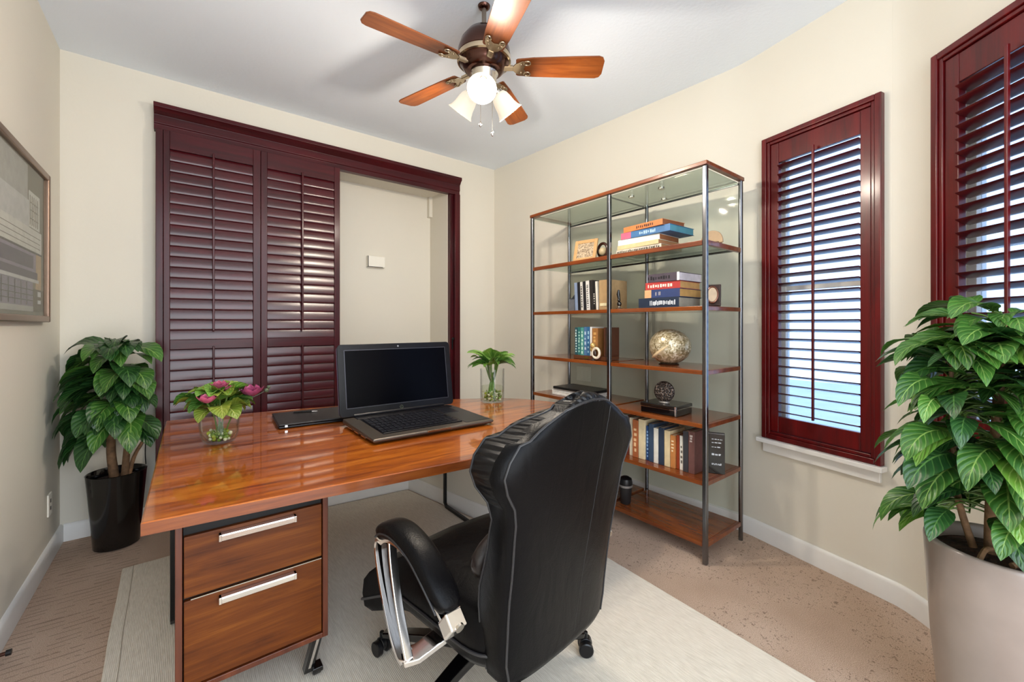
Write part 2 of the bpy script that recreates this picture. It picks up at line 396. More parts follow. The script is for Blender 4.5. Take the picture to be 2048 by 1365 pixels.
# baseboards: profile with a rounded top, swept along the wall foot
def baseboard(name, pts, label, h=.105, th=.016):
    mb = MB(); n = len(pts); ls = []
    for i, q in enumerate(pts):
        t = Vector(pts[min(i+1, n-1)])-Vector(pts[max(i-1, 0)]); t.normalize(); o = Vector((t.y, -t.x))
        prof = [(0.0005, .001), (th, .001), (th, h-.018), (th*.75, h-.006), (th*.35, h), (0.0005, h)]
        ls.append([(q[0]+o.x*a, q[1]+o.y*a, z) for a, z in prof])
    mb.loops(ls)
    return struct(mb.build(name, M['trim'], smooth=30), label, 'baseboard')
baseboard('baseboard_left', [(XL, -.94), (XL, YB-.001)], 'white baseboard along the picture wall')
baseboard('baseboard_back', [(XL+.017, YB), (-.17, YB)], 'white baseboard behind the black planter')
baseboard('baseboard_right', inner, 'white baseboard following the curved window wall')
# low wall under the desk
lp = [(.30, 3.22), (1.40, 3.12), (1.57, 2.25)]
mb = MB(); strip(mb, [lp[0], lp[1]], 0, .66, .07); strip(mb, [lp[1], lp[2]], 0, .66, .07)
lw_ = struct(mb.build('wall_low', M['wall'], smooth=0), 'low cream wall under the desk', 'wall')
b1 = baseboard('baseboard_low', lp[:2], 'white baseboard of the low wall under the desk, parallel to the shutters')
b2 = baseboard('baseboard_return', lp[1:], 'white baseboard of the low wall running beside the desk leg')

# ------------------------------------------------------------------ shutters
def slats(mb, x0, x1, z0, z1, n, width, th, tilt, y):
    """tilt: angle of the slat from horizontal, outer edge rising with positive values"""
    sp = (z1-z0)/n
    c, s_ = math.cos(tilt), math.sin(tilt)
    prof = [(-.5*math.cos(2*PI*k/16), .5*math.sin(2*PI*k/16)) for k in range(16)]
    for i in range(n):
        zc = z0+sp*(i+.5); L = []
        for x in (x0, x1):
            L.append([(x, y+a*width*c-b*th*s_, zc+a*width*s_+b*th*c) for a, b in prof])
        mb.loops(L)
def valance_profile(front):
    # (y from wall towards room, z) stepped crown profile
    return [(0, 0), (.055, 0), (.055, .035), (.062, .042), (.062, .095), (.072, .105), (.085, .125), (.1, .135), (.1, .162), (0, .162)]
mb = MB(); z0 = 2.578
prof = valance_profile(0)
X0v, X1v = -.160, 2.140
mb.loops([[(X0v, YB-a, z0+b) for a, b in prof], [(X1v, YB-a, z0+b) for a, b in prof]])
tag(mb.build('valance', M['mahogany_h'], smooth=30, bevel=.002), 'long dark mahogany crown valance above the sliding shutters', 'valance')
t1 = struct(bpy.data.objects.new('trim_1', None), 'dark mahogany jambs framing the shuttered opening', 'trim'); COL.objects.link(t1)
MB().box(-.150, YB-.085, .002, -.112, YB-.001, z0-.001).build('jamb', M['mahogany'], t1, bevel=.003)
jb = MB().box(2.072, YB-.085, .002, 2.128, YB-.001, z0-.001).box(2.036, YB-.045, .002, 2.072, YB-.001, z0-.001).build('jamb', M['mahogany'], t1, bevel=.003)
MB().tube([(2.058, YB-.075, 1.165), (2.058, YB-.055, 1.165)], .012, 10).box(2.052, YB-.058, 1.06, 2.064, YB-.046, 1.16).build('latch', M['blackmetal'], jb, bevel=.001)
def sliding(x0, x1, yf, label, sl, sr):
    """x0..x1 outer width, yf front plane, stiles sl / sr wide"""
    t = thing('sliding_shutter', label, 'shutter', (x0, yf, 0), 0, 'sliding shutter panels across the opening')
    W = x1-x0; ztop = 2.573; zl1 = 2.455; zm0, zm1 = 1.137, 1.199; zb = .17
    MB().box(0, 0, .012, sl, .03, ztop).build('stile', M['mahogany'], t, bevel=.003)
    MB().box(W-sr, 0, .012, W, .03, ztop).build('stile', M['mahogany'], t, bevel=.003)
    for a, b in ((.012, zb), (zm0, zm1), (zl1, ztop)):
        MB().box(sl, .002, a, W-sr, .028, b).build('rail', M['mahogany_h'], t, bevel=.002)
    m = MB(); slats(m, sl+.001, W-sr-.001, zm1, zl1, 18, .081, .0115, R(81), .016); m.build('louvers', M['louver'], t, smooth=50)
    m = MB(); slats(m, sl+.001, W-sr-.001, zb, zm0, 14, .081, .0115, R(82), .016); m.build('louvers', M['louver'], t, smooth=50)
    xc = (sl+W-sr)/2
    for a, b in ((zm1+.06, zl1+.02), (.3, zm0+.015)):
        MB().box(xc-.0065, -.016, a, xc+.0065, -.004, b).build('tilt_rod', M['mahogany'], t, bevel=.003)
    return t
sliding(-.111, .436, 3.545, 'mahogany sliding shutter beside the dark planter, louvers shut', .033, .047)
sliding(.438, .993, 3.545, 'mahogany sliding shutter behind the laptops, catching bright reflections', .041, .043)

def window(idx, p, d, W, za, zb, label_s, label_w, cas=.045, sti=.045, top=.115, bot=.09, n=28, rodx=None, tilt=-15, wd=.061, group='window shutters'):
    rz = math.atan2(d[1], d[0])
    # window itself
    wr = struct(bpy.data.objects.new('window_%d' % idx, None), label_w, 'window'); COL.objects.link(wr)
    wr.location = (p[0], p[1], 0); wr.rotation_euler = (0, 0, rz)
    a, b = .041, W-.041
    f = MB()
    f.box(a, .075, za+.041, a+.035, .115, zb-.041).box(b-.035, .075, za+.041, b, .115, zb-.041)
    f.box(a+.035, .075, za+.041, b-.035, .115, za+.08).box(a+.035, .075, zb-.08, b-.035, .115, zb-.041)
    f.box(a+.035, .08, (za+zb)/2-.015, b-.035, .11, (za+zb)/2+.015)
    f.build('window_frame', M['trim'], wr, bevel=.002)
    MB().box(a+.03, .093, za+.07, b-.03, .097, zb-.07).build('pane', M['winglass'], wr, smooth=0)
    m = MB().box(-.02, -.058, za-.026, W+.012, -.0005, za-.001); m.box(0, -.022, za-.085, W-.01, -.0005, za-.026)
    m.build('window_sill', M['trim'], wr, bevel=.004)
    t = thing('window_shutter', label_s, 'shutter', (p[0], p[1], 0), rz, group)
    def ring(x0, x1, z0_, z1_, wd, y0, y1, mb):
        mb.box(x0, y0, z0_, x0+wd, y1, z1_).box(x1-wd, y0, z0_, x1, y1, z1_).box(x0+wd, y0, z1_-wd, x1-wd, y1, z1_).box(x0+wd, y0, z0_, x1-wd, y1, z0_+wd)
    m = MB(); ring(0, W, za, zb, cas*.62, -.034, -.0005, m); ring(cas*.62, W-cas*.62, za+cas*.62, zb-cas*.62, cas*.38, -.026, -.0005, m)
    m.build('casing', M['redwood'], t, bevel=.004)
    x0, x1, z0_, z1_ = cas+.002, W-cas-.002, za+cas+.002, zb-cas-.002
    for q in (x0, x1-sti): MB().box(q, -.018, z0_, q+sti, .012, z1_).build('stile', M['redwood'], t, bevel=.003)
    MB().box(x0+sti, -.016, z0_, x1-sti, .010, z0_+bot).build('rail', M['redwood'], t, bevel=.003)
    MB().box(x0+sti, -.016, z1_-top, x1-sti, .010, z1_).build('rail', M['redwood'], t, bevel=.003)
    m = MB(); slats(m, x0+sti+.001, x1-sti-.001, z0_+bot, z1_-top, n, wd, .009, R(tilt), -.003)
    m.build('louvers', M['redlouver'], t, smooth=50)
    xc = rodx or W/2
    MB().box(xc-.006, -.050, z0_+bot+.02, xc+.006, -.038, z1_-top+.02).build('tilt_rod', M['redwood'], t, bevel=.003)
    return t
M['redlouver'] = wood('red_mahogany_slat', [(.3, lin('#33090b')), (.55, lin('#4d0f11')), (.75, lin('#611618'))], (1, 14, 14), 2, .28, .9, coat_rough=.22)
window(1, W1L, d2, W1, Z1a, Z1b, 'tall narrow red mahogany shutter beside the bookcase', 'narrow window behind the shutter beside the bookcase', n=28)
window(2, W2L, d3, W2, Z2a, Z2b, 'red mahogany shutter rising behind the tall grey planter', 'window behind the shutter and the grey planter', n=25, rodx=.30, sti=.055, tilt=-20, wd=.063)

# ------------------------------------------------------------------ rug
rp = spline([(-.262, 3.015, 0), (-.255, 2.75, 0), (-.25, 2.4, 0), (-.24, 2.1, 0), (-.24, 1.6, 0), (-.24, .2, 0)], 6)
poly = [(q.x, q.y) for q in rp]+[(1.79, .2), (1.80, .6), (1.85, 1.56), (1.86, 2.0), (1.56, 2.2), (1.53, 2.28), (1.372, 3.09), (.3, 3.19), (.1, 3.03)]
rug = tag(MB().prism(poly, .001, .011).build('rug', M['rug'], smooth=0, bevel=.004), 'cream ribbed area rug under the desk and chair', 'rug')
hp = [(q.x+.045, q.y, .0113) for q in rp]
MB().tube(hp, .0016, 6).build('hem_seam', cmat('#a99c8a', .9), rug)

# ------------------------------------------------------------------ picture
def picture():
    H_, Wd = .77, .96; y1 = 3.242; zb = 1.313
    t = thing('framed_picture', 'large bronze framed architectural print hung on the wall', 'picture', (XL+.001, y1, zb), -PI/2+PI)
    t.rotation_euler = (0, 0, PI/2)   # local x -> +Y of the room, local y -> -X (into wall)
    # local x from -Wd..0
    m = MB(); fw = .032
    m.box(-Wd, -.032, 0, -Wd+fw, -.001, H_).box(-fw, -.032, 0, 0, -.001, H_).box(-Wd+fw, -.032, 0, -fw, -.001, fw).box(-Wd+fw, -.032, H_-fw, -fw, -.001, H_)
    m.build('frame', metal('picture_frame_bronze', '#8f7665', .35), t, bevel=.006)
    cols = ['#7d7466', '#b9b5b2', '#e6e3de', '#6c5a4c', '#8c8396', '#50405a', '#c29f79', '#3c3033', '#d5d2d4', '#5d4b36']
    mats = [cmat(c, .7) for c in cols]
    m = MB(); m.box(-Wd+fw, -.012, fw, -fw, -.004, H_-fw, 0)
    def q(x0, z0_, x1, z1_, mi, k): m.box(x0, -.012-.0006*k, z0_, x1, -.012, z1_, mi)
    # sky band, pale gable, porch, windows, brick corner: plain house facade shapes
    q(-.93, .56, -.32, .73, 1, 1); q(-.30, .45, -.12, .62, 2, 2)
    q(-.93, .44, -.30, .57, 8, 2); q(-.93, .34, -.09, .445, 2, 3); q(-.93, .33, -.09, .338, 7, 4)
    q(-.93, .24, -.19, .33, 4, 3); q(-.70, .255, -.24, .315, 5, 5); q(-.19, .16, -.1, .33, 6, 4)
    q(-.93, .205, -.17, .24, 5, 5); q(-.93, .19, -.15, .205, 8, 6)
    q(-.93, .075, -.24, .19, 4, 3); q(-.93, .05, -.24, .075, 1, 4)
    q(-.24, .05, -.05, .16, 9, 3); q(-.16, .125, -.11, .15, 8, 5); q(-.16, .09, -.11, .108, 8, 5)
    for i in range(7): q(-.86+i*.085, .08, -.855+i*.085, .185, 7, 6)
    for z in (.10, .125, .15): q(-.93, z, -.25, z+.003, 7, 6)
    for i in range(5): q(-.29+i*.032, .46, -.288+i*.032, .60, 3, 5)
    for z in (.49, .53, .565): q(-.29, z, -.15, z+.002, 3, 5)
    for z in (.36, .385, .41): q(-.93, z, -.12, z+.002, 3, 5)
    m.build('print', mats, t, smooth=0)
    MB().box(-Wd+fw, -.022, fw, -fw, -.020, H_-fw).build('glass', M['picglass'], t, smooth=0)
picture()

# ------------------------------------------------------------------ small wall things
def plate(name, label, cat, loc, rz, w_, h_, slots, th=.008):
    t = thing(name, label, cat, loc, rz)
    MB().box(-w_/2, -th, -h_/2, w_/2, -.0004, h_/2).build('cover_plate', M['cream_plastic'], t, bevel=.003)
    for (x, z, a, b) in slots: MB().box(x-a/2, -th-.002, z-b/2, x+a/2, -th+.0005, z+b/2).build('socket', M['cream_plastic'] if a > .03 else M['outlet_dark'], t, bevel=.001)
    return t
def wall_x(y): return A[0]+(Bc[0]-A[0])*(YB-y)/(YB-Bc[1])
plate('light_switch', 'white switch plate on the wall behind the bookcase', 'switch', (wall_x(2.45)-.001, 2.45, .88), math.atan2(dAB.y, dAB.x), .15, .125, [(-.03, 0, .035, .07), (.03, 0, .035, .07)])
plate('power_outlet', 'small power outlet low on the wall by the black planter', 'outlet', (XL, 3.374, .314), PI/2, .075, .12, [(0, .02, .012, .02), (0, -.02, .012, .02)])
t = thing('wall_sensor', 'small white box mounted on the recess wall', 'sensor', (1.448, NY-.001, 1.905), 0)
MB().box(-.085, -.045, -.055, .085, -.0005, .055).build('housing', M['cream_plastic'], t, bevel=.008)
MB().box(-.083, -.047, -.053, -.078, -.01, .05).box(-.083, -.047, -.054, .06, -.01, -.049).build('shadow_strip', M['outlet_dark'], t)  # dark strips painted as shadow along the housing's left and lower edges
t = thing('door_stop', 'tiny dark spring door stop on the baseboard', 'door stop', (XL+.016, 2.437, .052), 0)
MB().tube([(.0005, 0, 0), (.04, 0, 0)], .007, 10).build('spring', M['bronze'], t)
MB().tube([(.038, 0, 0), (.052, 0, 0)], .011, 12).build('tip', M['blackplastic'], t)

# ------------------------------------------------------------------ desk
DZ = .75
desk = thing('desk', 'large glossy walnut desk with bowed far edge', 'desk', (0, 0, 0))
far = spline([(2.02, 1.62, 0), (2.085, 2.0, 0), (2.06, 2.2, 0), (1.97, 2.41, 0), (1.83, 2.56, 0), (1.543, 2.715, 0), (1.0, 2.92, 0), (.441, 3.045, 0), (-.085, 3.11, 0)], 5)
poly = [(-.097, 1.548), (.36, 1.512), (.91, 1.460), (1.5, 1.44), (1.85, 1.46), (1.97, 1.52)]+[(q.x, q.y) for q in far]
top = MB()
n = len(poly)
cen = (sum(p[0] for p in poly)/n, sum(p[1] for p in poly)/n)
def inset(k): return [(p[0]+(cen[0]-p[0])*k, p[1]+(cen[1]-p[1])*k) for p in poly]
top.loops([[(x, y, DZ-.037) for x, y in poly], [(x, y, DZ-.003) for x, y in poly], [(x, y, DZ) for x, y in inset(.003)]], True, (True, True))
for i, f in enumerate(top.f):
    zs = [top.v[k].z for k in f]
    top.mi[i] = 1 if min(zs) < DZ-.02 else 0
top.build('tabletop', [M['desk'], M['desk_edge']], desk, smooth=30)
for x, ya, yb in ((1.45, 1.85, 2.63), (-.04, 2.30, 2.58)):
    z = .0225
    pts = [(x, yb, DZ-.038), (x, yb, z+.02), (x, yb-.02, z), (x, ya+.02, z), (x, ya, z+.02), (x, ya, DZ-.038)]
    MB().band(pts, .02, .02).build('leg', M['blackmetal'], desk, bevel=.002)

# pedestal
def cabinet():
    t = thing('file_cabinet', 'walnut two-drawer file cabinet tucked under the desk', 'cabinet', (-.024, 1.62, 0))
    W, D, z0, z1 = .436, .56, .166, .695
    m = MB(); k = .018
    m.box(0, 0, z0, k, D, z1).box(W-k, 0, z0, W, D, z1).box(k, 0, z0, W-k, D, z0+k).box(k, .02, z1-k, W-k, D, z1).box(k, D-k, z0+k, W-k, D, z1-k)
    m.build('carcass', M['cab_side'], t, bevel=.002)
    MB().box(k+.002, .02, z0+k, W-k-.002, .035, z1-.02).build('gap_shade_panel', cmat('#0c0806', .7), t)  # near-black sheet painting the shade in the gap above the drawers
    for a, b, nm in ((.462, .650, 0), (z0+k+.004, .452, 1)):
        d = MB().box(k+.003, .004, a, W-k-.003, .022, b).build('drawer', M['cabinet'], t, bevel=.002)
        if nm: MB().box(k+.02, .002, b+.001, W-k-.004, .006, b+.004).build('edge_strip', M['nickel'], d)
        h = MB(); hx0, hx1 = .108, .330; hz = b-.022
        h.box(hx0, -.016, hz-.011, hx1, -.012, hz+.006).box(hx0, -.016, hz+.006, hx1, .004, hz+.010).box(hx0, -.018, hz-.011, hx0+.008, .004, hz+.010).box(hx1-.008, -.018, hz-.011, hx1, .004, hz+.010)
        h.build('handle', M['chrome'], d, bevel=.0015)
    for x, y in ((.055, .05), (W-.055, .05), (.055, D-.05), (W-.055, D-.05)):
        l = MB(); s = 1 if x > W/2 else -1
        l.obox((x+s*.012, y-.005, .098), (.016, 0, 0), (0, .018, 0), (s*.014, -.012, .068)); lo = l.build('leg', M['blackgloss'], t, bevel=.004)
        l = MB(); l.obox((x+s*.012, y-.0255, .105), (.005, 0, 0), (0, .0025, 0), (s*.012, -.011, .055)); l.build('trim_strip', M['chrome'], lo, bevel=.001)
        l = MB(); l.tube([(x+s*.012, y-.006, .0275), (x+s*.04, y-.006, .0275)], .0145, 14); l.box(x+s*.026-.018, y-.028, .03, x+s*.026+.018, y+.016, .048)
        l.build('foot', M['blackgloss'], lo, bevel=.003)
cabinet()

# ------------------------------------------------------------------ laptops
def laptop():
    t = thing('laptop', 'open black laptop with dark blank screen on the desk', 'laptop', (.672, 1.885, DZ))
    W, D = .672, .47
    m = MB(); m.loops([[(.012, .012, .006), (W-.012, .012, .006), (W-.012, D, .006), (.012, D, .006)],
                       [(0, 0, .018), (W, 0, .018), (W, D, .022), (0, D, .022)],
                       [(0.003, .003, .028), (W-.003, .003, .028), (W-.003, D, .040), (.003, D, .040)]])
    base = m.build('base', [M['lapgrey']], t, smooth=20, bevel=.004)
    def zt(y): return .0285+.012*y/D
    def quad(mb, x0, y0, x1, y1, h, mi=0):
        mb.loops([[(x0, y0, zt(y0)-.001), (x1, y0, zt(y0)-.001), (x1, y1, zt(y1)-.001), (x0, y1, zt(y1)-.001)],
                  [(x0, y0, zt(y0)+h), (x1, y0, zt(y0)+h), (x1, y1, zt(y1)+h), (x0, y1, zt(y1)+h)]], mi=mi)
    m = MB(); quad(m, .07, .075, .505, .40, .001); kb = m.build('key_well', M['lapblack'], base)
    m = MB()
    for r_ in range(6):
        for c_ in range(15):
            x = .078+c_*.0283+(r_ % 3)*.002; y = .098+r_*.049
            if r_ == 0 and 4 <= c_ <= 8:
                if c_ == 4: quad(m, x, y, x+.0283*5-.004, y+.042, .0045)
                continue
            if x+.0245 > .502: continue
            quad(m, x, y, x+.0242, y+.042, .0045)
    m.build('keys', M['key'], kb, smooth=0, bevel=.0015)
    m = MB(); quad(m, .07, .058, .505, .078, .006); m.build('front_bar', M['lapblack'], base, bevel=.003)
    m = MB(); quad(m, .512, .03, .662, .40, .0012); m.build('palm_area', M['lapdark'], base, bevel=.001)
    m = MB(); quad(m, .512, .27, .61, .395, .003)
    m.build('number_pad', M['key'], base, bevel=.002)
    m = MB(); quad(m, .06, .405, .64, .462, .004); m.build('speaker_bar', M['lapblack'], base, bevel=.003)
    MB().box(.27, -.004, .019, .40, .004, .029).build('latch', M['bronze_l'], base, bevel=.002)
    for k in range(3): MB().box(-.0012, .10+k*.10, .012, .004, .165+k*.10, .0185).build('side_port', M['nickel'], base)
    # lid: hinged at the back, leaning back a little
    lid = bpy.data.objects.new('lid', None)
    yh = .462; an = R(9); Hh = .40
    def P(x, h, d): return (x, yh+math.sin(an)*h+math.cos(an)*d, .045+math.cos(an)*h-math.sin(an)*d)
    def slab(x0, h0, x1, h1, d0, d1, r=.0):
        mb = MB(); L = []
        for d in (d0, d1):
            pts = []
            for cx_, ch, a0 in ((x1-r, h1-r, 0), (x0+r, h1-r, 90), (x0+r, h0+r, 180), (x1-r, h0+r, 270)):
                if r == 0: pts.append(P(cx_, ch, d)); continue
                for k in range(5): pts.append(P(cx_+r*math.cos(R(a0+k*22.5)), ch+r*math.sin(R(a0+k*22.5)), d))
            L.append(pts)
        mb.loops(L); return mb
    x0, x1 = -.014, W+.012
    lid = slab(x0, .0, x1, Hh, 0, .012, .022).build('lid', M['lapblack'], t, smooth=30, bevel=.003)
    slab(x0+.004, .004, x1-.004, Hh-.004, .012, .052, .022).build('lid_back', M['lidblue'], lid, smooth=30, bevel=.012)
    slab(x0+.038, .048, x1-.038, Hh-.036, -.0012, .002).build('screen', M['screen'], lid, smooth=0)
    fr = MB()
    for a in ((x0+.034, .044, x0+.038, Hh-.032), (x1-.038, .044, x1-.034, Hh-.032), (x0+.034, Hh-.036, x1-.034, Hh-.032), (x0+.034, .044, x1-.034, .048)):
        s_ = slab(*a, -.0025, .002); fr.add(s_.v, s_.f)
    fr.build('screen_edge', cmat('#4b4b52', .3, .6), lid, smooth=0)
    mb = MB(); mb.tube([P((x0+x1)/2, Hh-.018, -.003), P((x0+x1)/2, Hh-.018, .001)], .0055, 14); mb.build('webcam', M['nickel'], lid)
    mb = MB(); ring = [P((x0+x1)/2+.0095*math.cos(2*PI*k/20), .022+.0095*math.sin(2*PI*k/20), -.001) for k in range(20)]
    mb.tube(ring, .0022, 6, True)
    # the emblem's two slanted strokes
    for dx in (-.003, .003):
        mb.tube([P((x0+x1)/2+dx-.0015, .016, -.001), P((x0+x1)/2+dx+.0015, .028, -.001)], .0011, 6)
    mb.build('emblem', M['chrome'], lid)
    m = MB(); m.tube([P(.06, .004, .006), P(W-.06, .004, .006)], .012, 12); m.build('hinge', M['lapblack'], t)
    for x, y in ((.05, .05), (W-.05, .05), (.05, D-.05), (W-.05, D-.05)):
        MB().tube([(x, y, 0.0003), (x, y, .008)], .014, 12).build('rubber_foot', M['blackplastic'], t)
laptop()
t = thing('notebook_computer', 'closed charcoal slim laptop lying behind the open one', 'laptop', (.405, 2.83, DZ), R(-3))
MB().box(0, -.35, .003, .46, 0, .014).build('base', M['lapblack'], t, bevel=.004)
MB().box(0, -.35, .0155, .46, 0, .026).build('lid', M['lapdark'], t, bevel=.005)
MB().obox((.035, -.351, .0145), (.006, 0, 0), (0, .002, 0), (0, 0, .005)).build('latch', M['chrome'], t)
for x, y in ((.03, -.03), (.43, -.03), (.03, -.32), (.43, -.32)):
    MB().tube([(x, y, .0003), (x, y, .004)], .01, 10).build('rubber_foot', M['blackplastic'], t)
t = thing('pen', 'thin black pen with silver end on the closed laptop', 'pen', (.60, 2.72, DZ+.0305), R(158))
MB().tube([(0, 0, 0), (.10, 0, 0)], .0042, 10).build('barrel', M['blackmetal'], t)
MB().tube([(-.03, 0, 0), (-.001, 0, 0)], [.002, .0044], 10).build('tip', M['chrome'], t)

# ------------------------------------------------------------------ leaves
def leaf(mb, base, az, e0, e1, L, W, mi=0, fold=.25, roll=0., nseg=7, wave=0.0, tipw=1.6, ok=None):
    """blade starting at base heading az, elevation bending from e0 to e1"""
    p = Vector(base); cl = [p.copy()]; tans = []
    for i in range(nseg):
        e = lerp(e0, e1, (i+.5)/nseg)
        t = Vector((math.cos(az)*math.cos(e), math.sin(az)*math.cos(e), math.sin(e))); tans.append(t); p = p+t*L/nseg; cl.append(p.copy())
    tans.append(tans[-1])
    side0 = Vector((-math.sin(az), math.cos(az), 0)); vs = []; uvs = []
    cols = (-1, -.55, 0, .55, 1)
    for i, q in enumerate(cl):
        s = i/nseg; wd = W/2*(math.sin(PI*min(1, s**.78))**.85 if s < 1 else 0)+.0006
        t = tans[i]; sd = Matrix.Rotation(roll, 3, t) @ side0; nn = sd.cross(t); nn.normalize()
        for c in cols:
            off = abs(c)**1.3*fold*wd+wave*wd*math.sin(s*9+c*2)*abs(c)
            vs.append(q+sd*c*wd+nn*(-off if nn.z < 0 else off)); uvs.append((.5+c*.5, s))
    if ok and not all(ok(q) for q in vs): return False
    fs = []; k = len(cols)
    for i in range(nseg):
        for j in range(k-1): fs.append((i*k+j, i*k+j+1, (i+1)*k+j+1, (i+1)*k+j))
    mb.add(vs, fs, mi, uvs); return True

def in_room(margin=.012):
    nAB = Vector((-dAB.y, dAB.x)); n2 = Vector((-d2.y, d2.x)); n3 = Vector((-d3.y, d3.x))
    def ok(q):
        if q.x < XL+margin or q.y > YB-margin: return False
        f = Vector((q.x, q.y))
        if (f-Vector(A)).dot(nAB) > -margin: return False
        if (f-Vector(C)).dot(n2) > -margin: return False
        if (f-Vector(C)).dot(n3) > -margin-.055: return False
        return True
    return ok

def pot_round(t, prof, mat, name='pot', n=48):
    return MB().lathe(prof, n, cap=(True, False)).build(name, mat, t, smooth=50)

# left planter
def small_plant():
    px, py = -.318, 3.40
    t = thing('potted_plant', 'bushy dark green plant in a glossy black planter', 'plant', (px, py, 0))
    pot_round(t, [(.098, .004), (.104, .006), (.112, .12), (.126, .30), (.136, .425), (.137, .432), (.133, .434), (.129, .43), (.126, .39), (.12, .36)], M['blackgloss'])
    so = MB(); so.lathe([(.123, .385), (.09, .395), (.04, .402), (.001, .402)], 30, cap=(False, True)); so.build('soil', M['soil'], t, smooth=50)
    stems = [[(-.01, .0, .39), (-.025, 0, .55), (-.02, -.01, .72), (.0, -.005, .92), (.01, 0, 1.08)],
             [(.035, -.02, .39), (.045, -.02, .55), (.06, -.01, .74), (.07, .0, .95)],
             [(.05, .01, .39), (.075, .015, .50), (.12, .02, .60)]]
    for s_, r0 in zip(stems, (.024, .019, .013)):
        pts = spline(s_, 6); MB().tube(pts, [lerp(r0, r0*.55, i/(len(pts)-1)) for i in range(len(pts))], 10).build('trunk', M['bark'], t)
    ok0 = in_room(.01); ok = lambda q: ok0(q+Vector((px, py, 0))) and not (q.x+px > -.12 and q.y+py < 3.13 and q.z < .76) and not (q.x+px > -.17 and q.y+py > 3.525) and q.x+px < -.10
    fol = MB(); pet = MB(); rnd = random.Random(11); cnt = 0
    for k in range(3000):
        if cnt >= 105: break
        u = cnt/105
        st = stems[0] if rnd.random() < .65 else stems[1]
        hz = lerp(.64, 1.11, rnd.random()**.85); 
        if st is stems[1]: hz = min(hz, .95)
        az = rnd.uniform(0, 2*PI)
        reach = lerp(.12, .05, (hz-.66)/.42)*rnd.uniform(.5, 1.2)
        f = (hz-.39)/(st[-1][2]-.39); sx = lerp(st[0][0], st[-1][0], f)
        b0 = Vector((sx, 0, hz)); el = lerp(-.1, .9, (hz-.7)/.38)
        b1 = b0+Vector((math.cos(az)*reach, math.sin(az)*reach, reach*math.tan(el)*.8+.03))
        L = rnd.uniform(.20, .285)
        if leaf(fol, b1, az+rnd.uniform(-.25, .25), el*.6+.05, -1.5+rnd.uniform(-.1, .3)+max(0, el)*.35, L, L*rnd.uniform(.42, .56), 0 if rnd.random() < .7 else 1, .22, rnd.uniform(-.35, .35), 8, .12, ok=ok):
            pet.tube(spline([b0, (b0+b1)/2+Vector((0, 0, .02)), b1], 4), .0035, 6); cnt += 1
    fol.build('foliage', [M['leaf_dark'], M['leaf_mid']], t, smooth=60)
    pet.build('leaf_stalks', M['greenstem'], t)
    MB().tube(spline([(.07, .012, .49), (.11, .02, .56), (.125, .03, .60), (.125, .03, .50), (.128, .03, .44)], 6), .003, 6).build('support_wire', M['blackmetal'], t)
small_plant()
def big_plant():
    px, py = 1.92, .085
    t = thing('potted_plant', 'tall veined leafy plant in a taupe ceramic planter by the window', 'plant', (px, py, 0))
    pot_round(t, [(.112, .004), (.122, .007), (.136, .10), (.156, .33), (.168, .55), (.172, .628), (.171, .637), (.165, .641), (.158, .640), (.153, .632), (.149, .60), (.144, .55)], M['potgrey'], n=64)
    so = MB(); so.lathe([(.150, .600), (.11, .607), (.06, .618), (.001, .625)], 34, cap=(False, True)); so.build('soil', M['soil'], t, smooth=50)
    rt = MB(); rt.tube(spline([(-.11, -.02, .63), (-.06, -.05, .645), (-.02, -.03, .632)], 5), .008, 8); rt.tube(spline([(-.13, .04, .625), (-.08, .03, .645), (-.03, .01, .635)], 5), .007, 8)
    rt.build('surface_roots', M['bark'], t)
    stems = [[(-.02, .02, .615), (-.03, .02, .75), (-.01, .015, .95), (.0, 0, 1.31)], [(.05, -.02, .615), (.06, -.03, .78), (.04, -.05, 1.0), (.05, -.05, 1.22)], [(-.01, .06, .615), (-.05, .09, .78), (-.07, .10, 1.0), (-.08, .1, 1.2)]]
    for s_, r0 in zip(stems, (.02, .012, .010)):
        pts = spline(s_, 6); MB().tube(pts, [lerp(r0, r0*.5, i/(len(pts)-1)) for i in range(len(pts))], 10).build('trunk', M['bark'], t)
    ok0 = in_room(.02); ok = lambda q: ok0(q+Vector((px, py, 0))) and (math.hypot(q.x, q.y) > .2 or q.z > .70) and math.hypot(q.x, q.y) < lim[0]
    lim = [.3]; fol = MB(); pet = MB(); rnd = random.Random(23); cnt = 0
    N = 330
    for k in range(16000):
        if cnt >= N: break
        lim[0] = rnd.choice((.25, .28, .31, .335)); st = rnd.choice(stems); hz = lerp(.72, 1.31, rnd.random()); hz = min(hz, st[-1][2])
        az = rnd.uniform(0, 2*PI)
        reach = lerp(.15, .06, (hz-.72)/.6)*rnd.uniform(.3, 1.25)
        f = (hz-.615)/(st[-1][2]-.615)
        b0 = Vector((lerp(st[0][0], st[-1][0], f), lerp(st[0][1], st[-1][1], f), hz)); el = lerp(-.15, .75, (hz-.8)/.45)
        b1 = b0+Vector((math.cos(az)*reach, math.sin(az)*reach, reach*math.tan(el)*.6+.015))
        L = rnd.uniform(.13, .225)
        if leaf(fol, b1, az+rnd.uniform(-.4, .4), el*.5+.2, -1.3+rnd.uniform(-.2, .4)+max(0, el)*.3, L, L*rnd.uniform(.33, .46), 0 if rnd.random() < .55 else (1 if rnd.random() < .7 else 2), .2, rnd.uniform(-.4, .4), 8, .1, ok=ok):
            pet.tube(spline([b0, (b0+b1)/2+Vector((0, 0, .015)), b1], 4), .0025, 6); cnt += 1
    fol.build('foliage', [M['leaf_mid'], M['leaf_dark'], M['leaf_fresh']], t, smooth=60)
    pet.build('leaf_stalks', M['greenstem'], t)
big_plant()

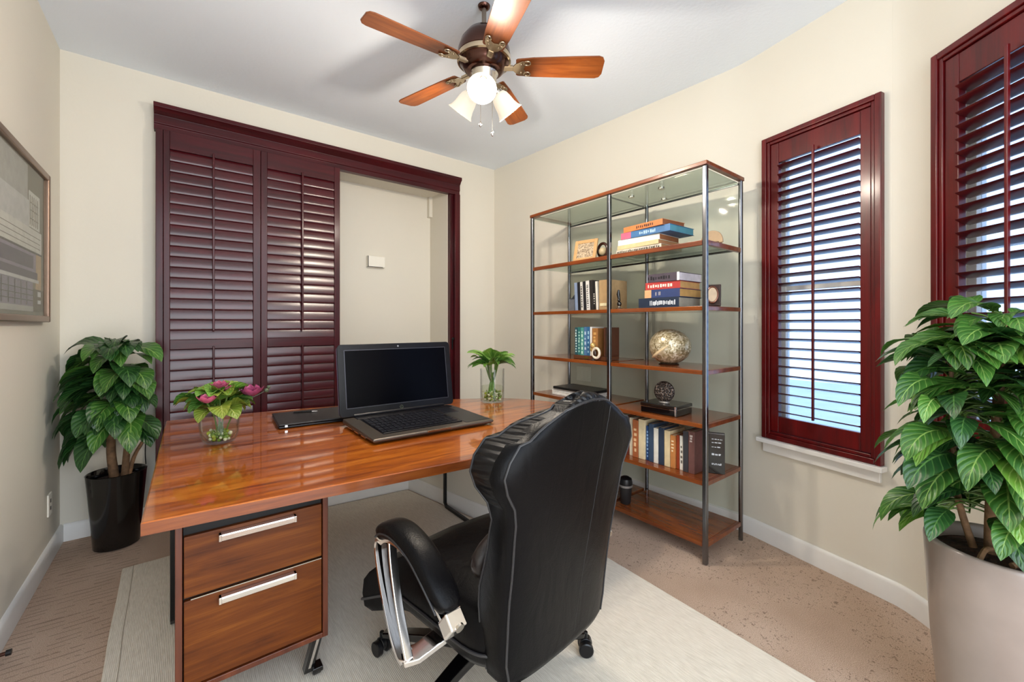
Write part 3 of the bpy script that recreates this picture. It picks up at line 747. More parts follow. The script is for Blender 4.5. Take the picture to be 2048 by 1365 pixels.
# ------------------------------------------------------------------ vases
def vase(name, label, loc, prof_out, th, label_b, bq):
    t = thing(name, label, 'vase', loc, 0, 'glass vases on the desk')
    inner = [(max(.002, r-th), z+(th if i == 0 else 0)) for i, (r, z) in enumerate(prof_out)]
    MB().lathe(prof_out+inner[::-1], 40, cap=(True, True)).build('body', M['glass'], t, smooth=50)
    m = MB(); rnd = random.Random(5); r0 = prof_out[0][0]; zmax = prof_out[-1][1]
    for k in range(80):
        a = rnd.uniform(0, 2*PI); z = .014+rnd.random()*zmax*.26; rr = r0*math.sqrt(rnd.random())*.86
        m.ball((rr*math.cos(a), rr*math.sin(a), z), rnd.uniform(.005, .010), 7, 5, rnd.randrange(3))
    m.build('pebbles', [cmat('#9aa83f', .25), cmat('#dcdcc0', .2), cmat('#6f8a3a', .25)], t)
    ri = max(r for r, z in inner)-.004
    MB().lathe([(inner[0][0]*.96, .012), (min(ri, prof_out[len(prof_out)//2][0]-th-.002), zmax*.3), (ri-.002, zmax*.48), (ri*.5, zmax*.48), (.001, zmax*.48)], 32, cap=(True, True)).build('water', M['water'], t, smooth=40)
    return t
M['water'] = glassy('vase_water', '#f8faf2', .1, .02, .01, .3)
V1 = (.128, 2.395, DZ)
vase('glass_vase', 'round clear glass vase holding the pink flower bouquet', V1, [(.052, .0006), (.066, .012), (.076, .04), (.080, .08), (.081, .12), (.080, .152)], .004, '', None)
def bouquet():
    t = thing('flower_bouquet', 'pink blooms with broad lime leaves in the round vase', 'flowers', V1)
    st = MB(); rnd = random.Random(3)
    fol = MB()
    specs = []
    for k in range(34):
        a = 2*PI*k/22+rnd.uniform(-.2, .2); specs.append((a, rnd.uniform(.02, .06), rnd.uniform(.155, .20), rnd.uniform(.09, .13), rnd.uniform(-.1, .7)))
    for a, r_, z, L, el in specs:
        b = (r_*math.cos(a), r_*math.sin(a), z)
        leaf(fol, b, a, el+.3, el-1.3, L, L*.72, rnd.choice((0, 0, 1)), .25, rnd.uniform(-.5, .5), 7, .15, ok=lambda q: q.z > .16 or not .07 < math.hypot(q.x, q.y) < .088)
    for k in range(24):
        a = rnd.uniform(0, 2*PI); b = (.02*math.cos(a), .02*math.sin(a), .20)
        leaf(fol, b, a, 1.2, -.6, .13, .10, rnd.choice((0, 2)), .3, rnd.uniform(-.5, .5), 7, .1)
    fol.build('leaves', [M['leaf_lime'], M['leaf_mid'], M['leaf_fresh']], t, smooth=60)
    for (x, y, z, s, mat) in ((-.05, -.09, .222, .042, 'petal'), (.125, -.03, .232, .054, 'petal2'), (.0, -.02, .268, .040, 'petal'), (.03, -.055, .255, .026, 'petal')):
        m = MB()
        for ring, (nn, ee, ll) in enumerate(((6, .35, 1.0), (5, .9, .9), (4, 1.25, .75))):
            for k in range(nn):
                a = 2*PI*k/nn+ring*.5
                leaf(m, (x+math.cos(a)*s*.15, y+math.sin(a)*s*.15, z-s*.5), a, ee, ee+.9, s*1.25*ll, s*1.05, 0, .35, 0, 6)
        m.uv = {}
        fl = m.build('blossom', M[mat], t, smooth=60)
        st.tube(spline([(x*.15, y*.15, .02), (x*.4, y*.4, .12), (x, y, z-s*.5)], 6), .0035, 7)
    for k in range(7):
        a = rnd.uniform(0, 6.28); st.tube(spline([(.03*math.cos(a+2.5), .03*math.sin(a+2.5), .02), (0, 0, .10), (.04*math.cos(a), .04*math.sin(a), .19)], 5), .003, 6)
    st.build('stems', M['greenstem'], t)
    m = MB(); m.ball((.19, -.01, .225), .011, 8, 6); m.ball((.20, -.005, .24), .009, 8, 6); m.tube(spline([(.02, 0, .15), (.12, 0, .19), (.19, -.01, .225)], 5), .002, 6)
    m.build('berries', cmat('#4a5540', .4), t)
bouquet()
V2 = (1.735, 2.455, DZ)
vase('glass_vase', 'tall straight clear glass vase near the desk corner by the bookcase', V2, [(.078, .0006), (.084, .006), (.086, .03), (.087, .12), (.087, .2), (.088, .235)], .004, '', None)
def greens():
    t = thing('green_cuttings', 'fresh green leaf cuttings standing in the tall vase', 'cuttings', V2)
    fol = MB(); st = MB(); rnd = random.Random(9)
    for k in range(40):
        a = 2*PI*k/24*2.4; el = rnd.uniform(.1, 1.2); rr = rnd.uniform(.02, .06)
        b = Vector((rr*math.cos(a), rr*math.sin(a), .255+.06*rnd.random()))
        L = rnd.uniform(.12, .185)
        leaf(fol, b, a, el, el-1.25, L, L*.42, rnd.choice((0, 0, 1)), .25, rnd.uniform(-.5, .5), 7, .1, ok=lambda q: q.z > .243 or math.hypot(q.x, q.y) < .08)
        if k % 2 == 0: st.tube(spline([(-.055*math.cos(a), -.055*math.sin(a), .03), (0.01*math.cos(a), .01*math.sin(a), .14), b], 5), .004, 6)
    for k in range(9):
        a = rnd.uniform(0, 6.28)
        leaf(fol, (-.03*math.cos(a), -.03*math.sin(a), .07), a, 1.35, 1.15, .15, .022, 0, .2, 0, 6)
    fol.build('leaves', [M['leaf_fresh'], M['leaf_mid']], t, smooth=60); st.build('stems', M['greenstem'], t)
greens()

# ------------------------------------------------------------------ bookcase
FX, BX = 2.223, 2.645; Y0, Y1, YM = 1.148, 2.581, 1.80
SH = [(.114, 'shelf'), (.447, 'shelf'), (.758, 'shelf'), (1.051, 'shelf'), (1.403, 'shelf'), (1.760, 'glass')]
ST = .024
def bookcase():
    t = thing('bookcase', 'tall open bookcase of steel tubes and cherry shelves', 'bookcase', (FX, Y0, 0))
    D = BX-FX; L = Y1-Y0; LM = YM-Y0
    for x in (0, D):
        for y in (0, LM, L):
            if x == 0: b = MB().box(x-.013, y-.013, .001, x+.013, y+.013, 2.165); b.build('post', M['gunmetal'], t, smooth=40, bevel=.006)
            else: MB().tube([(x, y, .001), (x, y, 2.165)], .0125, 14).build('post', M['gunmetal'], t)
    for z, k in SH:
        if k == 'shelf':
            sh = MB().box(.014, .0135, z-ST, D-.014, LM-.014, z).box(.014, LM+.014, z-ST, D-.014, L-.0135, z).box(-.004, .014, z-ST, .014, LM-.014, z).box(-.004, LM+.014, z-ST, .014, L-.014, z).build('shelf', M['shelf'], t, smooth=0, bevel=.002)
            m = MB().box(.0135, -.007, z-ST, D-.0135, .0130, z)
            m.build('end_edge', M['shelf_edge'], sh, bevel=.002)
        else:
            sh = MB().box(.012, .014, z-.010, D-.014, LM-.002, z).box(.012, LM+.002, z-.010, D-.014, L-.014, z).build('glass_shelf', M['greenglass'], t, smooth=0)
            m = MB().box(-.008, .014, z-.026, .012, LM-.014, z+.002).box(-.008, LM+.014, z-.026, .012, L-.014, z+.002).box(.0135, -.009, z-.026, D-.0135, .0135, z+.002)
            m.build('wood_edge', M['shelf_edge'], sh, bevel=.003)
            MB().box(D-.014, .014, z-.016, D-.004, L-.014, z-.002).build('rear_rail', M['gunmetal'], sh)
    tp = MB().box(.012, .012, 2.150, D-.012, L-.012, 2.160).build('top_glass', M['greenglass'], t, smooth=0)
    m = MB().box(-.016, -.016, 2.1655, .014, L+.016, 2.188).box(.014, -.016, 2.1655, D+.014, .014, 2.188).box(.014, L-.014, 2.1655, D+.014, L+.016, 2.188)
    m.build('top_edge', M['shelf_edge'], t, bevel=.003)
    MB().box(D-.008, .014, 2.145, D+.002, L-.014, 2.158).build('rear_rail', M['gunmetal'], tp)
    MB().box(.015, LM-.006, 2.146, D-.015, LM+.006, 2.1495).build('cross_bar', M['gunmetal'], tp)
    for x, y in ((.1, .33), (.1, .55), (D-.1, .45)):
        MB().tube([(x, y, 2.1385), (x, y, 2.1495)], .02, 16).build('puck_light', M['nickel'], tp)
    for a, b in ((.014, LM-.014), (LM+.014, L-.014)):
        MB().box(D+.001, a, .15, D+.004, b, 2.14).build('back_glass', M['backglass'], t, smooth=0)
bookcase()

# books: local x along the shelf (viewer's right), y into the shelf, z up
def book(name, label, loc, L, Dp, T, cover, pages='#d9cdb2', flat=True, rot=0, group=None, marks=None, lean=0, band=None, cat='book', hard=True):
    t = thing(name, label, cat, loc, -PI/2+rot, group)
    if lean: t.rotation_euler = Euler((0, lean, -PI/2+rot), 'XYZ')
    c = .0028 if hard else .0012
    m = MB()
    if flat:   # L x Dp footprint, T thick, spine at y=0
        m.box(0, 0, 0, L, c, T).box(0, c, 0, L, Dp, c).box(0, c, T-c, L, Dp, T)
        pg = (.004, c, c, L-.004, Dp-.005, T-c)
    else:      # standing: T wide, Dp deep, L tall, spine at y=0
        m.box(0, 0, 0, T, c, L).box(0, c, 0, c, Dp, L).box(T-c, c, 0, T, Dp, L)
        pg = (c, c, .003, T-c, Dp-.005, L-.004)
    m.build('cover', cmat(cover, .42), t, bevel=.0012)
    MB().box(*pg).build('pages', cmat(pages, .85), t, smooth=0)
    if band:
        bc, a, b = band; m = MB()
        if flat: m.box(L*a, -.0006, .0006, L*b, .0002, T-.0006)
        else: m.box(.0006, -.0006, L*a, T-.0006, .0002, L*b)
        m.build('spine_band', cmat(bc, .45), t, smooth=0)
    if marks:
        mc, a, b, nn = marks; rnd = random.Random(hash(label) % 1000 if False else len(label)*7+nn); m = MB()
        for i in range(nn):
            f0 = lerp(a, b, i/nn); f1 = lerp(a, b, (i+rnd.uniform(.35, .8))/nn); lo = rnd.uniform(.22, .34); hi = rnd.uniform(.6, .76)
            if flat: m.box(L*f0, -.0012, T*lo, L*f1, .0002, T*hi)
            else: m.box(T*lo, -.0012, L*f0, T*hi, .0002, L*f1)
        m.build('spine_marks', cmat(mc, .5), t, smooth=0)
    return t
G = .0004
# stack on the upper glass shelf
z = 1.762; x = 2.262
g = 'books stacked on the upper glass shelf'
def stackbook(lbl, y, L, Dp, T, cover, pages='#d9cdb2', rot=0, **k):
    global z
    b = book('book', lbl, (x, y, z+G), L, Dp, T, cover, pages, True, rot, g, **k); z += T+G; return b
stackbook('grey paperback with dashed black lettering, bottom of the upper stack', 1.775, .335, .24, .030, '#cfc5b4', '#b98a5c', 0, marks=('#3b3531', .03, .97, 26))
stackbook('tan book lying on the grey paperback in the upper stack', 1.765, .31, .24, .027, '#d3bd8e', '#b9825a', -.02)
stackbook('white book in the middle of the upper stack', 1.76, .305, .23, .036, '#e9e3d6', '#a9683f', .02)
stackbook('wide blue book with teal page edges in the upper stack', 1.735, .36, .26, .042, '#3f6d9c', '#4f8e9f', -.03, band=('#c9617c', .0, .22), marks=('#a9c6dc', .4, .75, 8))
stackbook('orange book topping the upper stack', 1.715, .30, .22, .035, '#c97a45', '#8d5230', -.08, marks=('#4a2a20', .35, .8, 9))
# stack on the middle shelf
z = 1.4035; g = 'books stacked on the middle shelf'; x = 2.262
stackbook('big navy book with white lettering, bottom of the middle stack', 1.60, .275, .25, .060, '#1f2c40', '#a7a293', 0, marks=('#dfe3e8', .30, .93, 17))
stackbook('blue book with tan spine end in the middle stack', 1.555, .235, .25, .050, '#2f3f6b', '#c69a5a', 0, band=('#d3a577', 0, .2), marks=('#8c8a94', .32, .5, 2))
stackbook('red book with white lettering in the middle stack', 1.55, .23, .24, .044, '#b03a36', '#c79a5f', .02, marks=('#efd6c8', .08, .8, 10))
stackbook('grey-violet book topping the middle stack', 1.535, .215, .25, .050, '#4b424c', '#cfc6cb', -.02, marks=('#15131a', .02, .75, 9), band=('#e9e9ea', .93, 1.0))
# standing files on the middle shelf
z = 1.4035; g = 'slim books standing in the grey file holder'
t = thing('file_holder', 'grey cutaway file holder at the end of the middle shelf', 'file holder', (2.27, 2.215, z), -PI/2)
m = MB()
prof = [(0, 0), (.20, 0), (.20, .185), (.10, .165), (.03, .10), (0, .085)]
for xx in (0, .052): m.prism(prof, xx, xx+.003, mtx=Matrix(((0, 0, 1, 0), (1, 0, 0, 0), (0, 1, 0, .0005), (0, 0, 0, 1))))
m.box(.003, 0, .0005, .052, .003, .085).box(.003, .197, .0005, .052, .2, .185).box(.003, .003, .0005, .052, .197, .004)
m.build('tray', cmat('#6d7076', .35, .3), t)
yy = 2.146
for i, (T, Ls, c, mk) in enumerate(((.026, .205, '#7d8da8', None), (.024, .207, '#15161a', None), (.022, .206, '#c9c6bd', ('#3b3a38', .1, .9, 9)), (.024, .208, '#1d1d20', None), (.03, .21, '#d8d5ce', ('#3d3b3a', .08, .9, 12)), (.026, .212, '#26221f', None), (.02, .208, '#191715', ('#cfc8bb', .2, .6, 5)), (.016, .2, '#d9d2c4', None))):
    names = ['slate blue slim book first in the row beside the file holder', 'black slim book next to the slate blue one', 'pale slim book with dark marks between two black ones', 'black slim book fourth from the file holder', 'wide white book with dark lettering among the slim books', 'dark brown slim book past the white lettered one', 'black slim book with pale marks near the cardboard sleeve', 'cream thin book against the cardboard sleeve']
    book('book', names[i], (2.262, yy, z), Ls, .16, T, c, '#cbbf9f', False, 0, g, mk, R(-3)); yy -= T+.004
t = thing('magazine_file', 'tan cardboard magazine sleeve behind the middle post', 'file holder', (2.262, 1.922, z), -PI/2)
MB().box(0, 0, .0005, .085, .2, .205).build('sleeve', cmat('#a88b62', .7), t, bevel=.003)
MB().box(.012, -.004, .025, .07, .0003, .045).build('label_strip', cmat('#d9cfa8', .7), t)
t = thing('figurine', 'small black and silver figurine beside the middle post', 'figurine', (2.262, 1.785, z), -PI/2)
MB().lathe([(.02, .0005), (.022, .006), (.012, .012), (.008, .02)], 16, (.02, .02, 0), cap=(True, True)).build('base', M['nickel'], t)
mb = MB(); mb.ball((.02, .02, .035), (.016, .014, .018), 12, 8); mb.ball((.021, .016, .06), .011, 12, 8); mb.tube([(.02, .02, .06), (.012, .02, .10), (.016, .02, .13)], [.008, .012, .006], 10)
mb.build('body', M['blackgloss'], t)
# oval photo frame standing on the end
t = thing('photo_frame', 'small dark wooden frame with pale oval picture', 'frame', (2.36, 1.225, z+.003), -PI/2+.35)
m = MB(); m.box(0, 0, .0005, .085, .02, .125); m.build('frame', cmat('#2c1611', .3), t, bevel=.004, rot=(R(-6), 0, 0))
o = MB(); o.lathe([(.026, 0), (.024, .003), (.001, .003)], 28, sx=1, sy=1.6, cap=(True, True)); o.build('oval_picture', cmat('#b7a48c', .4), t, loc=(.0425, -.0035, .065), rot=(R(84), 0, 0))
o = MB(); o.tube([(.029*math.cos(2*PI*k/28), .046*math.sin(2*PI*k/28), 0) for k in range(28)], .004, 8, True); o.build('oval_rim', cmat('#6a3d2a', .3, .3), t, loc=(.0425, -.004, .065), rot=(R(84), 0, 0))

# items on the upper glass shelf
z = 1.7625
t = thing('photo_frame', 'light wooden frame with a sepia drawing, leaning', 'frame', (2.275, 2.185, z+.0045), -PI/2+.18)
fr = MB(); w_, h_, k = .19, .165, .026
fr.box(0, 0, 0, k, .014, h_).box(w_-k, 0, 0, w_, .014, h_).box(k, 0, 0, w_-k, .014, k).box(k, 0, h_-k, w_-k, .014, h_)
fr.build('frame', cmat('#c49a66', .4), t, bevel=.003, rot=(R(-14), 0, 0))
nt = NT('sepia_drawing'); p = principled(nt, None, .6)
nt.l(ramp(nt, noise(nt, coords(nt), 55, 6, .7, 1.2), [(.42, lin('#6d5b47')), (.52, lin('#b9a487')), (.7, lin('#d3c2a4'))]), p.inputs['Base Color'])
MB().box(k-.002, .004, k-.002, w_-k+.002, .012, h_-k+.002).build('drawing', nt.m, t, smooth=0, rot=(R(-14), 0, 0))
MB().obox((w_/2, .075, .062), (.018, 0, 0), (0, .03, -.06), (0, .002, .001)).build('easel_back', cmat('#6d4b2e', .6), t)
t = thing('ring_sculpture', 'dark wooden loop ornament holding a small pale ball', 'ornament', (2.36, 2.05, z), -PI/2)
mb = MB(); mb.lathe([(.05, .0005), (.055, .008), (.04, .02), (.018, .03)], 24, (.05, .03, 0), cap=(True, True), sy=.6); mb.build('base', cmat('#2a1712', .25), t)
mb = MB(); mb.tube([(.055+.042*math.cos(a), .03, .078+.05*math.sin(a)) for a in [2*PI*i/28 for i in range(28)]], .0105, 10, True); mb.build('loop', cmat('#3a1f17', .22), t)
mb = MB(); mb.ball((.055, .03, .068), .0305, 16, 10); mb.build('ball', cmat('#c8b590', .35), t)
t = thing('fan_ornament', 'tan fan-shaped ornament at the end of the glass shelf', 'ornament', (2.37, 1.255, z), -PI/2)
pr = [(0, 0.0005)]+[(.065-.065*math.cos(a), .0005+.075*math.sin(a)**.8) for a in [PI*i/16 for i in range(1, 16)]]+[(.13, .0005)]
mb = MB(); mb.prism(pr, 0, .012, mtx=Matrix(((1, 0, 0, 0), (0, 0, 1, 0), (0, 1, 0, 0), (0, 0, 0, 1)))); mb.build('shell', cmat('#ab8f6d', .5), t, bevel=.003)
MB().box(.02, -.02, .0004, .11, .035, .006).build('foot', cmat('#6a4a30', .5), t)

# shelf with teal books
z = 1.0515; g = 'teal books on the little wooden rack'
t = thing('book_rack', 'small brown wooden tabletop book rack', 'book rack', (2.262, 2.165, z), -PI/2)
MB().box(0, 0, .0005, .30, .15, .028).build('tray', cmat('#5b351f', .4), t, bevel=.003)
MB().box(.285, 0, .0285, .30, .15, .23).build('end_panel', cmat('#4e2a18', .4), t, bevel=.003)
MB().box(.11, -.003, .008, .15, .0003, .018).build('brass_plate', cmat('#b99a4e', .25, .9), t)
yy = 2.155
names = ['dark teal book with white squiggles, outermost on the wooden rack', 'teal banded book second on the wooden rack', 'sea green ribbed book third on the wooden rack', 'steel blue book on the wooden rack', 'bright blue book next to the white one on the rack', 'thin white book on the wooden rack', 'tan carved-looking book beside the end panel of the rack']
for i, (T, Ls, c, mk) in enumerate(((.026, .20, '#1e4e56', ('#cfe0dc', .1, .95, 9)), (.026, .203, '#2b6a66', ('#a9ccc0', .1, .9, 7)), (.028, .2, '#4a8f86', ('#cfe3d6', .05, .95, 6)), (.026, .205, '#4a6f96', ('#b9cbd8', .2, .9, 4)), (.026, .205, '#2b5f8c', ('#9cc1cf', .1, .9, 5)), (.016, .206, '#dcdad2', None), (.05, .195, '#9a6a3a', ('#c99c5c', .1, .9, 6)))):
    book('book', names[i], (2.268, yy, z+.0285), Ls, .135, T, c, '#d5cbb2', False, 0, g, mk); yy -= T+.003
t = thing('figurine', 'cream and brass figurine in front of the wooden rack', 'figurine', (2.236, 1.985, z), -PI/2)
mb = MB(); mb.tube([(.05+.030*math.cos(a), .012, .052+.034*math.sin(a)) for a in [2*PI*i/24 for i in range(24)]], .0095, 10, True); mb.build('ring', cmat('#ded3bd', .35), t)
mb = MB(); mb.ball((.022, .01, .104), .02, 12, 8); mb.ball((.015, .012, .078), (.022, .010, .02), 12, 8); mb.build('head', cmat('#c6a667', .3, .4), t)
mb = MB(); mb.ball((.035, .012, .05), (.015, .009, .025), 12, 8); mb.lathe([(.016, .0005), (.016, .004), (.005, .008), (.005, .03)], 14, (.022, .012, 0), cap=(True, True)); mb.build('body', cmat('#3a2a20', .3), t)
# shell ball
t = thing('shell_sphere', 'large round mother-of-pearl shell ornament', 'ornament', (2.40, 1.475, z), -PI/2)
mb = MB(); L = []; n = 36
for j in range(1, 20):
    th = PI*j/20
    ring = []
    for k_ in range(n):
        a = 2*PI*k_/n; x_, y_, z_ = math.sin(th)*math.cos(a), math.sin(th)*math.sin(a), -math.cos(th)
        r_ = .128*(1+.04*x_+.02*math.sin(3*a)); ring.append((x_*r_, y_*r_*.9, .112+z_*.111))
    L.append(ring)
mb.loops(L); mb.build('shell', M['pearl'], t, smooth=60)
pts = []
for i in range(13):
    s_ = i/12; x_ = lerp(-.085, .062, s_); zz = .04+.085*s_**1.4
    rr = max(0.0, 1-(x_/.128)**2-((zz-.112)/.111)**2); pts.append((x_, -math.sqrt(rr)*.116-.001, zz))
mb = MB(); mb.tube(pts, [.003+.007*math.sin(PI*min(1, (i+.5)/13)) for i in range(13)], 8); mb.build('lip', cmat('#d9c39b', .3), t)
MB().lathe([(.06, .0004), (.062, .004), (.05, .008)], 24, cap=(True, True)).build('stand_ring', cmat('#3b2416', .4), t)

# shelf 3
z = .7585
t = thing('paper_stack', 'loose white papers under a black folder', 'papers', (2.262, 2.39, z), -PI/2)
for k_ in range(5):
    MB().box(-.004*k_, .003*k_, .001+k_*.009, .36+.004*(k_ % 2), .21+.003*k_, .009+k_*.009).build('paper_sheaf', cmat('#e6e2da' if k_ % 2 else '#cfcac2', .8), t, smooth=0)
MB().box(.01, -.004, .047, .40, .22, .066).build('folder', M['blackplastic'], t, bevel=.006)
t = thing('storage_box', 'glossy black lacquer box on the shelf', 'box', (2.25, 1.575, z), -PI/2+.05)
MB().box(0, 0, .0005, .235, .19, .036).build('body', M['blackgloss'], t, bevel=.003)
MB().box(-.003, -.003, .0375, .238, .193, .062).build('lid', M['blackgloss'], t, bevel=.006)
m = MB().box(-.0035, -.0038, .0365, .2385, -.0032, .0385).box(.225, -.0045, .002, .233, -.0005, .060).box(.2385, .0, .04, .2392, .19, .043)
m.build('metal_trim', M['chrome'], t)
t = thing('carved_disc', 'round carved dark ornament standing on the black box', 'ornament', (2.31, 1.45, z+.063), -PI/2)
MB().lathe([(.034, .0004), (.036, .004), (.03, .012)], 20, cap=(True, True), sy=.6).build('stand', cmat('#8d8782', .3, .4), t)
mb = MB(); mb.lathe([(.001, -.014), (.045, -.014), (.06, -.010), (.064, 0), (.06, .010), (.045, .014), (.001, .014)], 36); mb.build('disc', M['carved'], t, loc=(0, 0, .07), rot=(R(84), 0, R(10)), smooth=60)

# row of books on the lower shelf
z = .4475; g = 'books in a row on the lower shelf'
row = [(.045, .235, '#8a3f22', None, 'rust brown book at the chair end of the lower row'),
       (.03, .24, '#6b2c1c', None, 'dark red-brown book second in the lower row'),
       (.028, .245, '#dccfb4', None, 'cream book third in the lower row'),
       (.042, .24, '#a8613a', ('#e0b98c', .15, .85, 5), 'copper book with pale marks in the lower row'),
       (.045, .25, '#d9c7a1', None, 'tall cream book topped by dark papers'),
       (.022, .215, '#23477c', ('#93b4d8', .1, .9, 8), 'bright blue speckled slim book in the lower row'),
       (.032, .235, '#394a60', None, 'slate book in the middle of the lower row'),
       (.030, .215, '#e3ddcf', None, 'ivory book between the slate and navy ones'),
       (.036, .225, '#2e3a4c', None, 'navy book after the ivory one'),
       (.036, .215, '#dac49a', None, 'sand coloured book in the lower row'),
       (.030, .195, '#bd7b43', ('#f0d9b0', .5, .9, 4), 'short amber book in the lower row'),
       (.018, .20, '#8f3a1d', None, 'thin rust book in the lower row'),
       (.022, .20, '#e6e0d2', ('#6c6258', .2, .8, 4), 'thin white book near the post'),
       (.030, .235, '#3b3a3e', None, 'charcoal book leaning by the front post'),
       (.036, .24, '#6f4b46', ('#d0c1b8', .75, .93, 3), 'plum book with pale top mark by the front post')]
yy = 1.775
for T, Ls, c, mk, nm in row:
    book('book', nm, (2.285+(.01 if T < .03 else 0), yy, z), Ls, .17, T, c, '#d5cbb2', False, 0, g, mk, 0); yy -= T+.0035
t = thing('display_book', 'upright black book with silver lettering on its cover', 'book', (2.375, 1.212, z), -PI/2+.47, g)
m = MB(); m.box(0, 0, .0005, .088, .003, .225).box(0, .003, .0005, .003, .05, .225).box(0, .05, .0005, .088, .053, .225); m.build('cover', M['blackgloss'], t, bevel=.001)
MB().box(.003, .0032, .004, .085, .0498, .221).build('pages', cmat('#c9c6c0', .8), t, smooth=0)
m = MB(); rnd = random.Random(4)
for zz in (.05, .055, .105, .11, .15, .175, .195):
    xx = .02
    while xx < .066:
        dx = rnd.uniform(.005, .016); m.box(xx, -.0008, zz, xx+dx, .0003, zz+rnd.uniform(.003, .006)); xx += dx+.004
m.build('cover_marks', cmat('#d3d6da', .35), t, smooth=0)
# bottom shelf cup
z = .1145
t = thing('travel_cup', 'small black lidded cup on the bottom shelf', 'cup', (2.31, 1.735, z))
MB().lathe([(.030, .0005), (.033, .004), (.042, .12), (.043, .128), (.038, .13)], 28, cap=(True, True)).build('cup', M['lapdark'], t)
MB().lathe([(.0445, .1275), (.045, .14), (.040, .165), (.02, .178), (.001, .18)], 28, cap=(True, True)).build('lid', M['blackplastic'], t)
MB().lathe([(.0435, .112), (.0455, .113), (.0455, .126), (.0440, .127)], 28).build('band', cmat('#8c8884', .3, .5), t)

# ------------------------------------------------------------------ ceiling fan
def fan():
    fx, fy = 1.22, 1.80
    t = thing('ceiling_fan', 'five-blade wooden ceiling fan with lit glass shades', 'ceiling fan', (fx, fy, 0))
    MB().lathe([(.0125, 2.932), (.022, 2.934), (.03, 2.942), (.032, 2.9495), (.001, 2.9495)], 32).build('canopy', M['bronze'], t)
    MB().tube([(0, 0, 2.82), (0, 0, 2.945)], .012, 16).build('downrod', metal('rod_taupe', '#9a8d80', .3), t)
    MB().lathe([(.001, 2.838), (.02, 2.838), (.05, 2.826), (.088, 2.802), (.118, 2.762), (.134, 2.715), (.137, 2.685), (.128, 2.68), (.132, 2.672), (.134, 2.655), (.122, 2.648), (.112, 2.63), (.095, 2.612), (.085, 2.606), (.001, 2.606)], 48).build('motor_housing', M['bronze'], t, smooth=35)
    MB().lathe([(.130, 2.652), (.1385, 2.656), (.1395, 2.668), (.1385, 2.679), (.130, 2.683)], 48).build('motor_band', M['bronze_l'], t)  # pale band; bright reflections on the motor are put into its colour
    MB().lathe([(.001, 2.606), (.07, 2.605), (.073, 2.595), (.066, 2.585), (.062, 2.54), (.05, 2.525), (.02, 2.515), (.001, 2.513)], 36).build('light_kit', M['nickel'], t, smooth=35)
    zb = 2.632
    for i in range(5):
        ang = R(34+72*i); pitch = R(-12)
        mt = Matrix.Rotation(ang, 4, 'Z') @ Matrix.Translation((0, 0, zb)) @ Matrix.Rotation(pitch, 4, 'X')
        m = MB(); r0, r1 = .165, .615
        pts = []
        prof = [(0, .046), (.02, .052), (.2, .060), (.7, .068), (.93, .070), (.975, .062), (1.0, .040)]
        up = [(lerp(r0, r1, s), w_) for s, w_ in prof]; poly_ = [(x_, -y_) for x_, y_ in up]+[(x_, y_) for x_, y_ in up[::-1]]
        m.prism(poly_, -.0035, .0035)
        b = m.build('blade', M['blade'], t, bevel=.0015, smooth=0)
        b.matrix_local = mt
        k = MB()
        k.prism([(.095, -.016), (.15, -.014), (.165, -.03), (.195, -.045), (.235, -.042), (.215, -.022), (.205, 0), (.215, .022), (.235, .042), (.195, .045), (.165, .03), (.15, .014), (.095, .016)], -.0095, -.004)
        for sg in (-1, 1):
            k.tube([(.222+.017*math.cos(a), sg*(.034)+.012*math.sin(a), -.009) for a in [2*PI*q/18 for q in range(18)]], .004, 8, True)
            k.ball((.19, sg*.025, -.0105), (.006, .006, .004), 8, 6)
        k.box(.09, -.012, -.012, .15, .012, .004)
        k.build('blade_iron', M['bronze_l'], b, bevel=.001)
    # lamp shades: bell glasses tilted out from the kit
    for i, a in enumerate((-128, -8, 112)):
        az = R(a); tilt = R(42)
        mt = Matrix.Rotation(az, 4, 'Z') @ Matrix.Translation((.055, 0, 2.545)) @ Matrix.Rotation(-tilt, 4, 'Y') @ Matrix.Rotation(PI, 4, 'X')
        # local +z points down and outwards
        h = MB().tube([(0, 0, -.02), (0, 0, .03)], .016, 14).lathe([(.016, .022), (.028, .026), (.030, .04), (.026, .042)], 20)
        ho = h.build('lamp_holder', M['nickel'], t); ho.matrix_local = mt
        s_ = MB(); s_.lathe([(.024, .036), (.034, .040), (.044, .055), (.050, .08), (.054, .11), (.062, .135), (.072, .150), (.070, .151), (.060, .136), (.052, .11), (.048, .08), (.042, .057), (.032, .044), (.024, .040)], 32)
        so = s_.build('lamp_shade', M['shade'], t, smooth=50); so.matrix_local = mt
        bl = MB(); bl.ball((0, 0, .085), (.022, .022, .034), 14, 10); bo = bl.build('bulb', M['bulb'], so)
        ld = bpy.data.lights.new('bulb_light', 'POINT'); ld.energy = LAMP; ld.color = (1, .90, .77); ld.shadow_soft_size = .035
        lo = bpy.data.objects.new('bulb_light', ld); COL.objects.link(lo); lo.parent = t
        lo.matrix_local = mt @ Matrix.Translation((0, 0, .162))
    for x_, y_, zz in ((-.035, -.02, 2.335), (.028, -.035, 2.30)):
        c_ = MB(); c_.tube([(x_, y_, 2.53), (x_, y_, zz)], .0016, 6); co = c_.build('pull_chain', M['nickel'], t)
        c_ = MB(); c_.lathe([(.001, -.03), (.006, -.026), (.008, -.016), (.004, -.004), (.001, 0)], 14, (x_, y_, zz)); c_.build('pull_knob', M['chrome'], co)
LAMP = 9.5
fan()

